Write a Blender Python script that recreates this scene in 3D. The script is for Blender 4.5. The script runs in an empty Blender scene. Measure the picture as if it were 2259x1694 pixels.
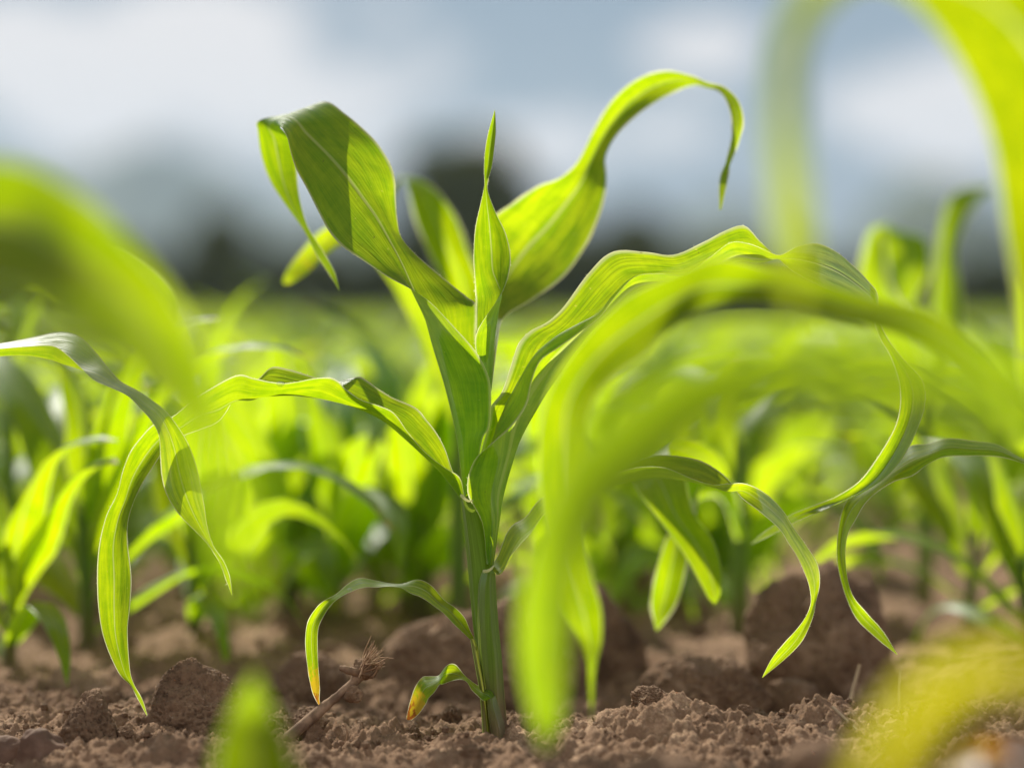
import bpy, math, random
import numpy as np
from mathutils import Vector

random.seed(7)
RNG = np.random.default_rng(7)
SC = bpy.context.scene
COL = SC.collection

# ------------------------------------------------------------------ camera geometry
FPX = 6275.0            # focal length in photo pixels (100 mm on a 36 mm sensor, 2259 px wide)
FOCUS = 1.36            # metres from lens to the sharp plant
HOR = 705.0             # photo row of the horizon
CX = 1129.5
CAMH = (1609 - HOR) * FOCUS / FPX
PXM = FPX / FOCUS


def W(px, py, dy=0.0):
    d = FOCUS + dy
    return ((px - CX) * d / FPX, dy, CAMH + (HOR - py) * d / FPX)


# ------------------------------------------------------------------ noise
def _hash(ix, iy, iz, seed):
    h = (ix.astype(np.int64) * 374761393 + iy.astype(np.int64) * 668265263 + iz.astype(np.int64) * 2147483647 + seed * 974634777) & 0xFFFFFFFF
    h = ((h ^ (h >> 13)) * 1274126177) & 0xFFFFFFFF
    h = ((h ^ (h >> 15)) * 2246822519) & 0xFFFFFFFF
    return (h ^ (h >> 16)) & 0xFFFFFFFF


def rnd(ix, iy, iz, seed):
    return _hash(ix, iy, iz, seed).astype(np.float64) / 4294967295.0


def vnoise(x, y, z, seed=0):
    """value noise, -1..1"""
    x = np.asarray(x, float); y = np.asarray(y, float); z = np.asarray(z, float) + np.zeros_like(x)
    ix = np.floor(x); iy = np.floor(y); iz = np.floor(z)
    fx = x - ix; fy = y - iy; fz = z - iz
    fx = fx * fx * fx * (fx * (fx * 6 - 15) + 10)
    fy = fy * fy * fy * (fy * (fy * 6 - 15) + 10)
    fz = fz * fz * fz * (fz * (fz * 6 - 15) + 10)
    r = 0
    for dx in (0, 1):
        for dy in (0, 1):
            for dz in (0, 1):
                w = (fx if dx else 1 - fx) * (fy if dy else 1 - fy) * (fz if dz else 1 - fz)
                r = r + w * rnd(ix + dx, iy + dy, iz + dz, seed)
    return r * 2 - 1


def fbm(x, y, z, seed=0, octv=4, lac=2.1, gain=0.5):
    a = 1.0; s = 0; n = 0
    for o in range(octv):
        s = s + a * vnoise(x, y, z, seed + o * 17)
        n += a
        x = np.asarray(x) * lac; y = np.asarray(y) * lac; z = np.asarray(z) * lac
        a *= gain
    return s / n


def crumb2(x, y, seed):
    """rounded crumb bumps of unit cell size, 0..1"""
    ix = np.floor(x); iy = np.floor(y)
    best = np.zeros_like(x)
    for dx in (-1, 0, 1):
        for dy in (-1, 0, 1):
            cx = ix + dx; cy = iy + dy
            px = cx + rnd(cx, cy, cx * 0, seed); py = cy + rnd(cx, cy, cx * 0 + 1, seed)
            rr = 0.25 + 0.6 * rnd(cx, cy, cx * 0 + 2, seed) ** 2
            q = 1 - ((x - px) ** 2 + (y - py) ** 2) / rr ** 2
            best = np.maximum(best, rr * np.sqrt(np.maximum(q, 0)))
    return best


# ------------------------------------------------------------------ mesh helpers
def mesh_np(name, V, quads=None, tris=None, uv=None, dry=None, mats=(), mi=None, smooth=True):
    V = np.asarray(V, np.float32)
    faces = []
    nq = 0 if quads is None else len(quads)
    nt = 0 if tris is None else len(tris)
    loops = []
    if nq: loops.append(np.asarray(quads, np.int32).ravel())
    if nt: loops.append(np.asarray(tris, np.int32).ravel())
    L = np.concatenate(loops)
    starts = np.concatenate([np.arange(nq) * 4, nq * 4 + np.arange(nt) * 3]).astype(np.int32)
    tot = np.concatenate([np.full(nq, 4), np.full(nt, 3)]).astype(np.int32)
    me = bpy.data.meshes.new(name)
    me.vertices.add(len(V)); me.vertices.foreach_set('co', V.ravel())
    me.loops.add(len(L)); me.loops.foreach_set('vertex_index', L)
    me.polygons.add(nq + nt)
    me.polygons.foreach_set('loop_start', starts)
    me.polygons.foreach_set('loop_total', tot)
    if mi is not None:
        me.polygons.foreach_set('material_index', np.asarray(mi, np.int32))
    me.polygons.foreach_set('use_smooth', np.full(nq + nt, smooth))
    if uv is not None:
        l = me.uv_layers.new(name='UVMap')
        l.data.foreach_set('uv', np.asarray(uv, np.float32)[L].ravel())
    if dry is not None:
        a = me.attributes.new('dry', 'FLOAT', 'POINT')
        a.data.foreach_set('value', np.asarray(dry, np.float32))
    for m in mats: me.materials.append(m)
    me.update(calc_edges=True)
    me.validate()
    return me


def link(name, me, parent=None, loc=None):
    o = bpy.data.objects.new(name, me)
    COL.objects.link(o)
    if parent is not None: o.parent = parent
    if loc is not None: o.location = loc
    return o


def tag(o, label=None, cat=None, group=None, kind=None):
    if label: o['label'] = label
    if cat: o['category'] = cat
    if group: o['group'] = group
    if kind: o['kind'] = kind
    return o


def empty(name, loc, label, cat, group=None, rz=0):
    o = bpy.data.objects.new(name, None)
    o.empty_display_size = 0.02
    COL.objects.link(o)
    o.location = loc; o.rotation_euler = (0, 0, rz)
    return tag(o, label, cat, group)


def grid_faces(n, k, off=0, close=False):
    i = np.arange(n - 1)[:, None]; j = np.arange(k if close else k - 1)[None, :]
    a = i * k + j; b = i * k + (j + 1) % k; c = (i + 1) * k + (j + 1) % k; d = (i + 1) * k + j
    return (np.stack([a, b, c, d], -1).reshape(-1, 4) + off)


def cr(P, sub, axis=0):
    """Catmull-Rom resample along an axis: sub steps per segment"""
    P = np.moveaxis(np.asarray(P, float), axis, 0)
    n = len(P)
    ext = np.concatenate([[2 * P[0] - P[1]], P, [2 * P[-1] - P[-2]]])
    out = []
    for i in range(n - 1):
        p0, p1, p2, p3 = ext[i], ext[i + 1], ext[i + 2], ext[i + 3]
        for s in range(sub):
            t = s / sub
            out.append(0.5 * ((2 * p1) + (p2 - p0) * t + (2 * p0 - 5 * p1 + 4 * p2 - p3) * t * t + (3 * p1 - p0 - 3 * p2 + p3) * t ** 3))
    out.append(P[-1])
    return np.moveaxis(np.array(out), 0, axis)


def tube_np(path, rad, k=8, squash=None):
    path = np.asarray(path, float); n = len(path)
    rad = np.broadcast_to(np.asarray(rad, float), (n,))
    T = np.gradient(path, axis=0)
    T /= np.linalg.norm(T, axis=1)[:, None] + 1e-12
    ref = np.array([0.0, 1.0, 0.0])
    V = []
    for i in range(n):
        r = ref if abs(T[i] @ ref) < 0.95 else np.array([1.0, 0, 0])
        u = np.cross(T[i], r); u /= np.linalg.norm(u)
        v = np.cross(u, T[i])
        a = np.linspace(0, 2 * np.pi, k, endpoint=False)
        V.append(path[i] + rad[i] * (np.cos(a)[:, None] * u + np.sin(a)[:, None] * v))
    return np.array(V).reshape(-1, 3), grid_faces(n, k, 0, True)


# ------------------------------------------------------------------ materials
def nt_new(name):
    m = bpy.data.materials.new(name); m.use_nodes = True
    nt = m.node_tree; nt.nodes.clear()
    return m, nt


class N:
    def __init__(s, nt): s.nt = nt
    def __call__(s, t, **kw):
        n = s.nt.nodes.new(t)
        for k, v in kw.items():
            if k.startswith('i_'):
                key = k[2:]
                n.inputs[int(key) if key.isdigit() else key].default_value = v
            else: setattr(n, k, v)
        return n
    def l(s, a, b): s.nt.links.new(a, b)
    def math(s, op, a, b=None, c=None):
        n = s.nt.nodes.new('ShaderNodeMath'); n.operation = op
        for i, v in enumerate((a, b, c)):
            if v is None: continue
            if isinstance(v, (int, float)): n.inputs[i].default_value = v
            else: s.nt.links.new(v, n.inputs[i])
        return n.outputs[0]
    def mix(s, f, a, b):
        n = s.nt.nodes.new('ShaderNodeMix'); n.data_type = 'RGBA'
        for sock, v in ((n.inputs[0], f), (n.inputs[6], a), (n.inputs[7], b)):
            if isinstance(v, (int, float)): sock.default_value = v
            elif isinstance(v, tuple): sock.default_value = v if len(v) == 4 else v + (1,)
            else: s.nt.links.new(v, sock)
        return n.outputs[2]
    def ramp(s, f, pts):
        n = s.nt.nodes.new('ShaderNodeMapRange'); n.interpolation_type = 'SMOOTHSTEP'
        s.nt.links.new(f, n.inputs[0])
        n.inputs[1].default_value, n.inputs[2].default_value, n.inputs[3].default_value, n.inputs[4].default_value = pts
        return n.outputs[0]


def leaf_material(name, t_lo, t_hi, refl, gloss=0.2, fine=True, tw=0.62):
    m, nt = nt_new(name); g = N(nt)
    uv = g('ShaderNodeUVMap'); sep = g('ShaderNodeSeparateXYZ'); g.l(uv.outputs[0], sep.inputs[0])
    u, v = sep.outputs[0], sep.outputs[1]
    info = g('ShaderNodeObjectInfo')
    def stripes(su, sv, det, seed):
        cmb = g('ShaderNodeCombineXYZ')
        g.l(g.math('MULTIPLY', u, su), cmb.inputs[0]); g.l(g.math('MULTIPLY', v, sv), cmb.inputs[1])
        g.l(g.math('MULTIPLY_ADD', info.outputs['Random'], 31.0, seed), cmb.inputs[2])
        n = g('ShaderNodeTexNoise'); n.inputs['Scale'].default_value = 1; n.inputs['Detail'].default_value = det
        g.l(cmb.outputs[0], n.inputs['Vector'])
        return n.outputs['Fac']
    s1 = g.ramp(stripes(9, 5, 2, 1.0), (0.34, 0.66, 0, 1))
    s2 = g.ramp(stripes(62, 4, 1, 5.0), (0.36, 0.64, 0, 1))
    blot = g.ramp(stripes(3, 30, 3, 9.0), (0.3, 0.7, 0, 1))
    st = g.math('ADD', g.math('MULTIPLY', s1, 0.55), g.math('ADD', g.math('MULTIPLY', s2, 0.28), g.math('MULTIPLY', blot, 0.17)))
    ud = g.math('ABSOLUTE', g.math('SUBTRACT', u, 0.5))
    rib = g.ramp(ud, (0.010, 0.028, 1, 0))
    ribsh = g.ramp(ud, (0.03, 0.10, 1, 0))
    marg = g.ramp(ud, (0.47, 0.495, 0, 1))
    dry = g('ShaderNodeAttribute'); dry.attribute_name = 'dry'
    trans = g.mix(st, t_lo, t_hi)
    trans = g.mix(g.math('MULTIPLY', info.outputs['Random'], 0.35), trans, (t_lo[0] * 0.75, t_lo[1] * 0.95, t_lo[2]))
    trans = g.mix(g.math('MULTIPLY', ribsh, 0.22), trans, (t_lo[0] * 0.7, t_lo[1] * 0.72, t_lo[2]))
    trans = g.mix(g.math('MULTIPLY', rib, 0.75), trans, (0.62, 0.72, 0.20))
    trans = g.mix(g.math('MULTIPLY', marg, 0.6), trans, (0.75, 0.78, 0.45))
    dn = g.math('MULTIPLY_ADD', g.math('SUBTRACT', blot, 0.5), g.math('MINIMUM', g.math('MULTIPLY', dry.outputs['Fac'], 4.0), 0.45), dry.outputs['Fac'])
    d1 = g.ramp(dn, (0.05, 0.45, 0, 1)); d2 = g.ramp(dn, (0.62, 0.9, 0, 1))
    trans = g.mix(d1, trans, (0.85, 0.62, 0.02)); trans = g.mix(d2, trans, (0.55, 0.17, 0.02))
    if fine:
        cm = g('ShaderNodeCombineXYZ'); g.l(g.math('MULTIPLY', u, 14.0), cm.inputs[0]); g.l(g.math('MULTIPLY', v, 42.0), cm.inputs[1])
        sn = g('ShaderNodeTexNoise'); sn.inputs['Scale'].default_value = 1.6; sn.inputs['Detail'].default_value = 1; g.l(cm.outputs[0], sn.inputs['Vector'])
        spk = g.ramp(sn.outputs['Fac'], (0.72, 0.78, 0, 1))
        trans = g.mix(g.math('MULTIPLY', spk, 0.7), trans, (0.9, 0.85, 0.15))
        sn2 = g('ShaderNodeTexNoise'); sn2.inputs['Scale'].default_value = 0.9; sn2.inputs['Detail'].default_value = 1
        mp2 = g('ShaderNodeMapping'); mp2.inputs['Location'].default_value = (7.3, 2.1, 0); g.l(cm.outputs[0], mp2.inputs[0]); g.l(mp2.outputs[0], sn2.inputs['Vector'])
        trans = g.mix(g.math('MULTIPLY', g.ramp(sn2.outputs['Fac'], (0.74, 0.79, 0, 1)), 0.6), trans, (0.22, 0.20, 0.02))
    rc = g.mix(st, (refl[0] * .75, refl[1] * .8, refl[2] * .75), refl)
    rc = g.mix(g.math('MULTIPLY', rib, 0.7), rc, (0.28, 0.36, 0.16))
    rc = g.mix(g.math('MULTIPLY', marg, 0.7), rc, (0.45, 0.46, 0.30))
    rc = g.mix(d1, rc, (0.38, 0.28, 0.04)); rc = g.mix(d2, rc, (0.2, 0.08, 0.03))
    dif = g('ShaderNodeBsdfDiffuse'); g.l(rc, dif.inputs[0])
    tr = g('ShaderNodeBsdfTranslucent'); g.l(trans, tr.inputs[0])
    ms = g('ShaderNodeMixShader'); ms.inputs[0].default_value = tw
    g.l(dif.outputs[0], ms.inputs[1]); g.l(tr.outputs[0], ms.inputs[2])
    gl = g('ShaderNodeBsdfGlossy'); gl.inputs['Color'].default_value = (0.9, 0.95, 1, 1)
    g.l(g.math('MULTIPLY_ADD', st, 0.12, 0.40), gl.inputs['Roughness'])
    fr = g('ShaderNodeFresnel'); fr.inputs['IOR'].default_value = 1.42
    ms2 = g('ShaderNodeMixShader'); g.l(g.math('MULTIPLY', fr.outputs[0], gloss), ms2.inputs[0])
    g.l(ms.outputs[0], ms2.inputs[1]); g.l(gl.outputs[0], ms2.inputs[2])
    if fine:
        b = g('ShaderNodeBump'); b.inputs['Strength'].default_value = 0.35; b.inputs['Distance'].default_value = 0.0006
        hgt = g.math('ADD', g.math('MULTIPLY', s2, 0.5), g.math('SUBTRACT', s1, g.math('MULTIPLY', rib, 1.2)))
        g.l(hgt, b.inputs['Height'])
        for s in (dif, tr, gl): g.l(b.outputs[0], s.inputs['Normal'])
    out = g('ShaderNodeOutputMaterial'); g.l(ms2.outputs[0], out.inputs[0])
    return m


def rim_material():
    m, nt = nt_new('leaf_margin'); g = N(nt)
    dif = g('ShaderNodeBsdfDiffuse'); dif.inputs[0].default_value = (0.62, 0.62, 0.48, 1)
    tr = g('ShaderNodeBsdfTranslucent'); tr.inputs[0].default_value = (0.90, 0.92, 0.60, 1)
    ms = g('ShaderNodeMixShader'); ms.inputs[0].default_value = 0.75
    g.l(dif.outputs[0], ms.inputs[1]); g.l(tr.outputs[0], ms.inputs[2])
    out = g('ShaderNodeOutputMaterial'); g.l(ms.outputs[0], out.inputs[0])
    return m


def stem_material(name, top, bot, z0, z1):
    m, nt = nt_new(name); g = N(nt)
    tc = g('ShaderNodeTexCoord'); uv = g('ShaderNodeUVMap'); sep = g('ShaderNodeSeparateXYZ'); g.l(uv.outputs[0], sep.inputs[0])
    cmb = g('ShaderNodeCombineXYZ'); g.l(g.math('MULTIPLY', sep.outputs[0], 46), cmb.inputs[0]); g.l(g.math('MULTIPLY', sep.outputs[1], 2.0), cmb.inputs[1])
    n = g('ShaderNodeTexNoise'); n.inputs['Scale'].default_value = 1; n.inputs['Detail'].default_value = 2; g.l(cmb.outputs[0], n.inputs['Vector'])
    st = g.ramp(n.outputs['Fac'], (0.35, 0.65, 0, 1))
    pos = g('ShaderNodeNewGeometry'); sp = g('ShaderNodeSeparateXYZ'); g.l(pos.outputs['Position'], sp.inputs[0])
    h = g.ramp(sp.outputs[2], (z0, z1, 0, 1))
    base = g.mix(h, bot, top)
    dark = g.mix(1.0, base, base)
    c = g.mix(st, g.mix(0.35, base, (0.02, 0.05, 0.01)), base)
    dif = g('ShaderNodeBsdfDiffuse'); g.l(c, dif.inputs[0])
    tr = g('ShaderNodeBsdfTranslucent'); g.l(g.mix(0.5, c, (0.4, 0.5, 0.03)), tr.inputs[0])
    ms = g('ShaderNodeMixShader'); ms.inputs[0].default_value = 0.45
    g.l(dif.outputs[0], ms.inputs[1]); g.l(tr.outputs[0], ms.inputs[2])
    gl = g('ShaderNodeBsdfGlossy'); gl.inputs['Roughness'].default_value = 0.4
    fr = g('ShaderNodeFresnel'); fr.inputs['IOR'].default_value = 1.4
    ms2 = g('ShaderNodeMixShader'); g.l(g.math('MULTIPLY', fr.outputs[0], 0.10), ms2.inputs[0])
    g.l(ms.outputs[0], ms2.inputs[1]); g.l(gl.outputs[0], ms2.inputs[2])
    b = g('ShaderNodeBump'); b.inputs['Strength'].default_value = 0.4; b.inputs['Distance'].default_value = 0.0006
    g.l(st, b.inputs['Height']); g.l(b.outputs[0], dif.inputs['Normal']); g.l(b.outputs[0], gl.inputs['Normal'])
    out = g('ShaderNodeOutputMaterial'); g.l(ms2.outputs[0], out.inputs[0])
    return m


def soil_material(name, c_dark, c_mid, c_light, far=False, bumpd=0.0016):
    m, nt = nt_new(name); g = N(nt)
    geo = g('ShaderNodeNewGeometry')
    def noise(sc, det, rough=0.6):
        n = g('ShaderNodeTexNoise'); n.inputs['Scale'].default_value = sc; n.inputs['Detail'].default_value = det
        n.inputs['Roughness'].default_value = rough
        g.l(geo.outputs['Position'], n.inputs['Vector']); return n.outputs['Fac']
    a = noise(38, 6); b_ = noise(420, 5, 0.7); c_ = noise(9, 3)
    f = g.math('ADD', g.math('MULTIPLY', a, 0.45), g.math('ADD', g.math('MULTIPLY', b_, 0.35), g.math('MULTIPLY', c_, 0.2)))
    lo = g.ramp(f, (0.36, 0.5, 0, 1)); hi = g.ramp(f, (0.5, 0.66, 0, 1))
    col = g.mix(lo, c_dark, c_mid); col = g.mix(hi, col, c_light)
    red = g.ramp(noise(900, 2), (0.66, 0.74, 0, 1))
    col = g.mix(g.math('MULTIPLY', red, 0.6), col, (0.30, 0.11, 0.045))
    pale = g.ramp(noise(700, 2), (0.68, 0.74, 0, 1))
    col = g.mix(g.math('MULTIPLY', pale, 0.5), col, (0.38, 0.32, 0.25))
    if far:
        sp = g('ShaderNodeSeparateXYZ'); g.l(geo.outputs['Position'], sp.inputs[0])
        col = g.mix(g.ramp(sp.outputs[1], (9.0, 26.0, 0, 1)), col, (0.13, 0.20, 0.025))
    bs = g('ShaderNodeBsdfPrincipled'); g.l(col, bs.inputs['Base Color']); bs.inputs['Roughness'].default_value = 0.9
    bs.inputs['Specular IOR Level'].default_value = 0.25
    bm = g('ShaderNodeBump'); bm.inputs['Strength'].default_value = 0.9; bm.inputs['Distance'].default_value = bumpd
    hh = g.math('ADD', g.math('MULTIPLY', b_, 1.0), g.math('MULTIPLY', noise(1500, 3), 0.5))
    g.l(hh, bm.inputs['Height']); g.l(bm.outputs[0], bs.inputs['Normal'])
    out = g('ShaderNodeOutputMaterial'); g.l(bs.outputs[0], out.inputs[0])
    return m


def simple_material(name, c0, c1, scale, rough=0.8, trans=0.0, obj=False):
    m, nt = nt_new(name); g = N(nt)
    tc = g('ShaderNodeTexCoord')
    n = g('ShaderNodeTexNoise'); n.inputs['Scale'].default_value = scale; n.inputs['Detail'].default_value = 4
    g.l(tc.outputs['Object'], n.inputs['Vector'])
    col = g.mix(g.ramp(n.outputs['Fac'], (0.3, 0.7, 0, 1)), c0, c1)
    bs = g('ShaderNodeBsdfPrincipled'); g.l(col, bs.inputs['Base Color']); bs.inputs['Roughness'].default_value = rough
    bs.inputs['Specular IOR Level'].default_value = 0.2
    last = bs.outputs[0]
    if trans:
        t = g('ShaderNodeBsdfTranslucent'); g.l(col, t.inputs[0])
        ms = g('ShaderNodeMixShader'); ms.inputs[0].default_value = trans
        g.l(last, ms.inputs[1]); g.l(t.outputs[0], ms.inputs[2]); last = ms.outputs[0]
    out = g('ShaderNodeOutputMaterial'); g.l(last, out.inputs[0])
    return m


M_LEAF = leaf_material('maize_leaf', (0.31, 0.53, 0.002), (0.80, 0.96, 0.004), (0.075, 0.175, 0.038), tw=0.66, gloss=0.13)
M_LEAFB = leaf_material('maize_leaf_field', (0.40, 0.64, 0.002), (0.80, 0.95, 0.004), (0.08, 0.19, 0.025), fine=False, gloss=0.05)
M_LEAFF = leaf_material('maize_leaf_shadeside', (0.28, 0.47, 0.002), (0.57, 0.74, 0.003), (0.055, 0.13, 0.02), fine=False, gloss=0.02)  # darker leaf copy for foreground blades, shade put into its colours
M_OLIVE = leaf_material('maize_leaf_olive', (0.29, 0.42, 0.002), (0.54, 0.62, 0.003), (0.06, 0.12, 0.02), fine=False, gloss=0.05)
M_YELLOW = leaf_material('yellowing_leaf', (0.74, 0.68, 0.006), (0.92, 0.82, 0.01), (0.18, 0.16, 0.02), fine=False, gloss=.08)
M_RIM = rim_material()
M_STEM = stem_material('maize_stem', (0.21, 0.35, 0.055), (0.22, 0.12, 0.085), 0.0, 0.04)
M_STEMB = stem_material('maize_stem_field', (0.16, 0.28, 0.05), (0.19, 0.14, 0.08), 0.0, 0.05)
M_PALE = stem_material('pale_sheath', (0.22, 0.28, 0.08), (0.26, 0.19, 0.12), 0.0, 0.02)
M_OLD = stem_material('old_sheath', (0.30, 0.33, 0.07), (0.22, 0.2, 0.06), 0.015, 0.05)
M_SOIL = soil_material('soil', (0.080, 0.047, 0.028), (0.225, 0.138, 0.083), (0.46, 0.315, 0.205), far=True)
M_CLOD = soil_material('soil_clod', (0.080, 0.048, 0.029), (0.19, 0.118, 0.072), (0.38, 0.26, 0.17))
M_STONE = simple_material('pebble', (0.10, 0.06, 0.042), (0.17, 0.105, 0.075), 90, 0.8)
M_STUB = simple_material('dead_stalk', (0.12, 0.075, 0.05), (0.30, 0.20, 0.13), 160, 0.85)
M_ROOT = simple_material('dead_root', (0.22, 0.13, 0.08), (0.40, 0.27, 0.17), 200, 0.85)
M_STRAW = simple_material('straw', (0.30, 0.23, 0.15), (0.45, 0.36, 0.25), 120, 0.8)
M_BARK = simple_material('bark', (0.05, 0.04, 0.03), (0.1, 0.08, 0.06), 3, 0.9)
M_TREE = simple_material('tree_foliage', (0.055, 0.068, 0.012), (0.11, 0.125, 0.026), 0.6, 0.8, 0.25)
M_HILL = simple_material('wooded_hill', (0.035, 0.055, 0.03), (0.07, 0.095, 0.045), 0.01, 0.95)

# ------------------------------------------------------------------ ground
def gheight(x, y):
    x = np.asarray(x, float); y = np.asarray(y, float)
    near = np.exp(-((y + 0.01) / 0.035) ** 2)
    sm = lambda a, b, t: np.clip((t - a) / (b - a), 0, 1) ** 2 * (3 - 2 * np.clip((t - a) / (b - a), 0, 1))
    z = near * 0.006 * sm(0.0, 0.05, x)
    z += 0.0095 * np.exp(-((x - 0.074) / 0.022) ** 2 - ((y + 0.012) / 0.02) ** 2)
    z += 0.0035 * np.exp(-((x - 0.0755) / 0.0035) ** 2 - ((y + 0.012) / 0.0035) ** 2)
    z += 0.0065 * np.exp(-((x - 0.108) / 0.016) ** 2 - ((y + 0.006) / 0.018) ** 2)
    z += 0.0060 * np.exp(-((x - 0.155) / 0.022) ** 2 - ((y + 0.0) / 0.02) ** 2)
    z += 0.006 * np.exp(-((x - 0.22) / 0.03) ** 2 - ((y + 0.01) / 0.025) ** 2)
    z += -0.013 * np.exp(-((y - 0.12) / 0.07) ** 2) * sm(-0.14, -0.05, x)
    z += -0.006 * np.exp(-((x + 0.09) / 0.06) ** 2 - ((y + 0.03) / 0.06) ** 2)
    z += -0.004 * np.exp(-((y + 0.09) / 0.03) ** 2)
    z += -0.016 * np.exp(-((x + 0.236) / 0.030) ** 2 - ((y + 0.06) / 0.045) ** 2)
    hum = sm(0.1, 0.6, y) + sm(-0.15, -0.5, y)
    z += hum * (0.022 * fbm(x * 5, y * 5, 0, 3, 3) + 0.022 * (0.4 - np.abs(fbm(x * 11, y * 11, 0, 9, 3)) * 1.6))
    return z


def detail(x, y, fade):
    h = 0.0060 * fbm(x * 34, y * 34, 0, 21, 4, 2.2, 0.55)
    h += 0.0030 * (0.5 - np.abs(fbm(x * 75, y * 75, 0, 41, 3)) * 2)
    lump = np.clip(fbm(x * 26, y * 26, 0, 51, 2) * 1.6 + 0.5, 0, 1)
    h += 0.0042 * (crumb2(x / 0.014, y / 0.014, 5) - 0.25) * lump
    h += 0.0034 * (crumb2(x / 0.0062 + 3, y / 0.0062, 8) - 0.2) * (0.3 + 0.7 * lump)
    h += 0.0022 * (crumb2(x / 0.0030, y / 0.0030 + 7, 11) - 0.2)
    h += 0.0016 * fbm(x * 380, y * 380, 0, 31, 3)
    return 1.2 * h * fade


def graded(lo, hi, step, far_lo, far_hi, g):
    a = list(np.arange(lo, hi, step))
    s = step; p = a[-1]; up = []
    while p < far_hi: s *= g; p += s; up.append(p)
    s = step; p = a[0]; dn = []
    while p > far_lo: s *= g; p -= s; dn.append(p)
    return np.array(dn[::-1] + a + up)


def build_ground():
    xs = graded(-0.27, 0.27, 0.0011, -3000, 3000, 1.13)
    ys = graded(-0.16, 0.16, 0.0011, -60, 4000, 1.045)
    X, Y = np.meshgrid(xs, ys)
    fade = np.clip(1.25 - np.abs(Y) / 6, 0, 1) * np.clip(1.25 - np.abs(X) / 3, 0, 1)
    Z = gheight(X, Y)
    Z = Z * np.clip(1.5 - np.hypot(X, Y) / 40, 0, 1)
    m = fade > 0
    D = np.zeros_like(Z); D[m] = detail(X[m], Y[m], fade[m])
    Z = Z + D
    V = np.stack([X, Y, Z], -1).reshape(-1, 3)
    me = mesh_np('soil_ground', V, quads=grid_faces(len(ys), len(xs)), mats=[M_SOIL])
    o = link('ground', me); tag(o, kind='structure')


build_ground()


def ground_at(x, y):
    return float(gheight(np.array([x]), np.array([y]))[0])


# ------------------------------------------------------------------ icosphere template
import bmesh
def ico(sub):
    bm = bmesh.new(); bmesh.ops.create_icosphere(bm, subdivisions=sub, radius=1)
    V = np.array([v.co[:] for v in bm.verts]); T = np.array([[v.index for v in f.verts] for f in bm.faces])
    bm.free(); return V, T


ICO = {s: ico(s) for s in (1, 2, 5, 6)}


def clod_mesh(size, seed, sub=6, rough=1.0, peak=0.0):
    V, T = ICO[sub]; V = V.copy()
    r = 1 + 0.30 * fbm(V[:, 0] * 1.3, V[:, 1] * 1.3, V[:, 2] * 1.3, seed, 2) 
    P = V * r[:, None]
    # facets: clip by a few random planes for a broken-soil look
    rg = np.random.default_rng(seed)
    for _ in range(7):
        n = rg.normal(size=3); n /= np.linalg.norm(n); n[2] = abs(n[2]) * 0.7
        d = rg.uniform(0.62, 0.9)
        e = P @ n - d
        P = P - np.where(e > 0, e * 0.85, 0)[:, None] * n
    if peak:
        t = np.clip(P[:, 2], 0, 1); P[:, :2] *= (1 - peak * t)[:, None]
    s = np.array(size)
    Q = P * s
    m = min(s)
    dd = 0.09 * fbm(P[:, 0] * 4, P[:, 1] * 4, P[:, 2] * 4, seed + 5, 3) + 0.05 * np.abs(fbm(P[:, 0] * 11, P[:, 1] * 11, P[:, 2] * 11, seed + 7, 3))
    dd = dd + 0.045 * fbm(P[:, 0] * 26, P[:, 1] * 26, P[:, 2] * 26, seed + 8, 3)
    pit = fbm(P[:, 0] * 7, P[:, 1] * 7, P[:, 2] * 14, seed + 9, 2)
    dd = dd - 0.10 * np.clip(np.abs(pit) * -8 + 1, 0, 1)
    Q = Q + V * (dd * m * rough)[:, None]
    return Q, T


def clod(px0, px1, top, base, dy, seed, label, sub=6, depth=0.8, peak=0.0, rz=0.0, mat=None, name='dirt_clod', cat='clod', group='clods of dry earth', rough=1.0):
    a = np.array(W(px0, base, dy)); b = np.array(W(px1, base, dy)); t = np.array(W((px0 + px1) / 2, top, dy))
    w = (b[0] - a[0]) / 2 * 1.08; h = (t[2] - a[2]) 
    V, T = clod_mesh((w, w * depth, h * 0.66), seed, sub, rough, peak)
    me = mesh_np(name, V, tris=T, mats=[mat or M_CLOD])
    c = (a + b) / 2
    o = link(name, me, loc=(c[0], c[1], a[2] + h * 0.42)); o.rotation_euler.z = rz
    return tag(o, label, cat, group)


clod(845, 1190, 1345, 1625, 0.19, 11, 'big blurred rounded clod of brown earth just behind the stem of the sharp maize plant', depth=0.7)
clod(1130, 1430, 1335, 1625, 0.22, 12, 'dark blurred clod behind the hanging yellow-green foreground leaf tips', depth=0.8)
clod(1420, 1680, 1452, 1620, 0.13, 13, 'low crumbly clod between the two larger clods right of the stem', depth=0.8)
clod(1662, 1985, 1282, 1610, 0.20, 14, 'large dark block of earth standing under the curled leaf tips on the right', depth=0.75)
clod(1690, 1810, 1500, 1590, 0.13, 15, 'small clod at the left foot of the large dark block of earth', sub=5)
clod(285, 570, 1493, 1690, 0.015, 16, 'sharp wedge-shaped clod with a layered lit slope at lower left', peak=0.35, depth=0.6, rz=0.3)
clod(132, 276, 1532, 1690, -0.012, 17, 'small pointed cone of earth left of the wedge-shaped clod', peak=0.5, depth=0.9)
clod(600, 780, 1450, 1600, 0.13, 18, 'blurred dark clod behind the dead stalk and the green foreground blade', depth=0.9)
clod(655, 720, 1585, 1690, 0.0, 19, 'crumbling pillar of earth holding up the dead stalk', sub=5, peak=0.2)
clod(40, 235, 1515, 1600, 0.24, 20, 'flat blurred clod on the bare soil at far left', sub=5, depth=0.6)
clod(110, 330, 1440, 1530, 0.42, 21, 'distant soft clod in the bare soil below the left leaves', sub=5, depth=0.6)
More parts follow.
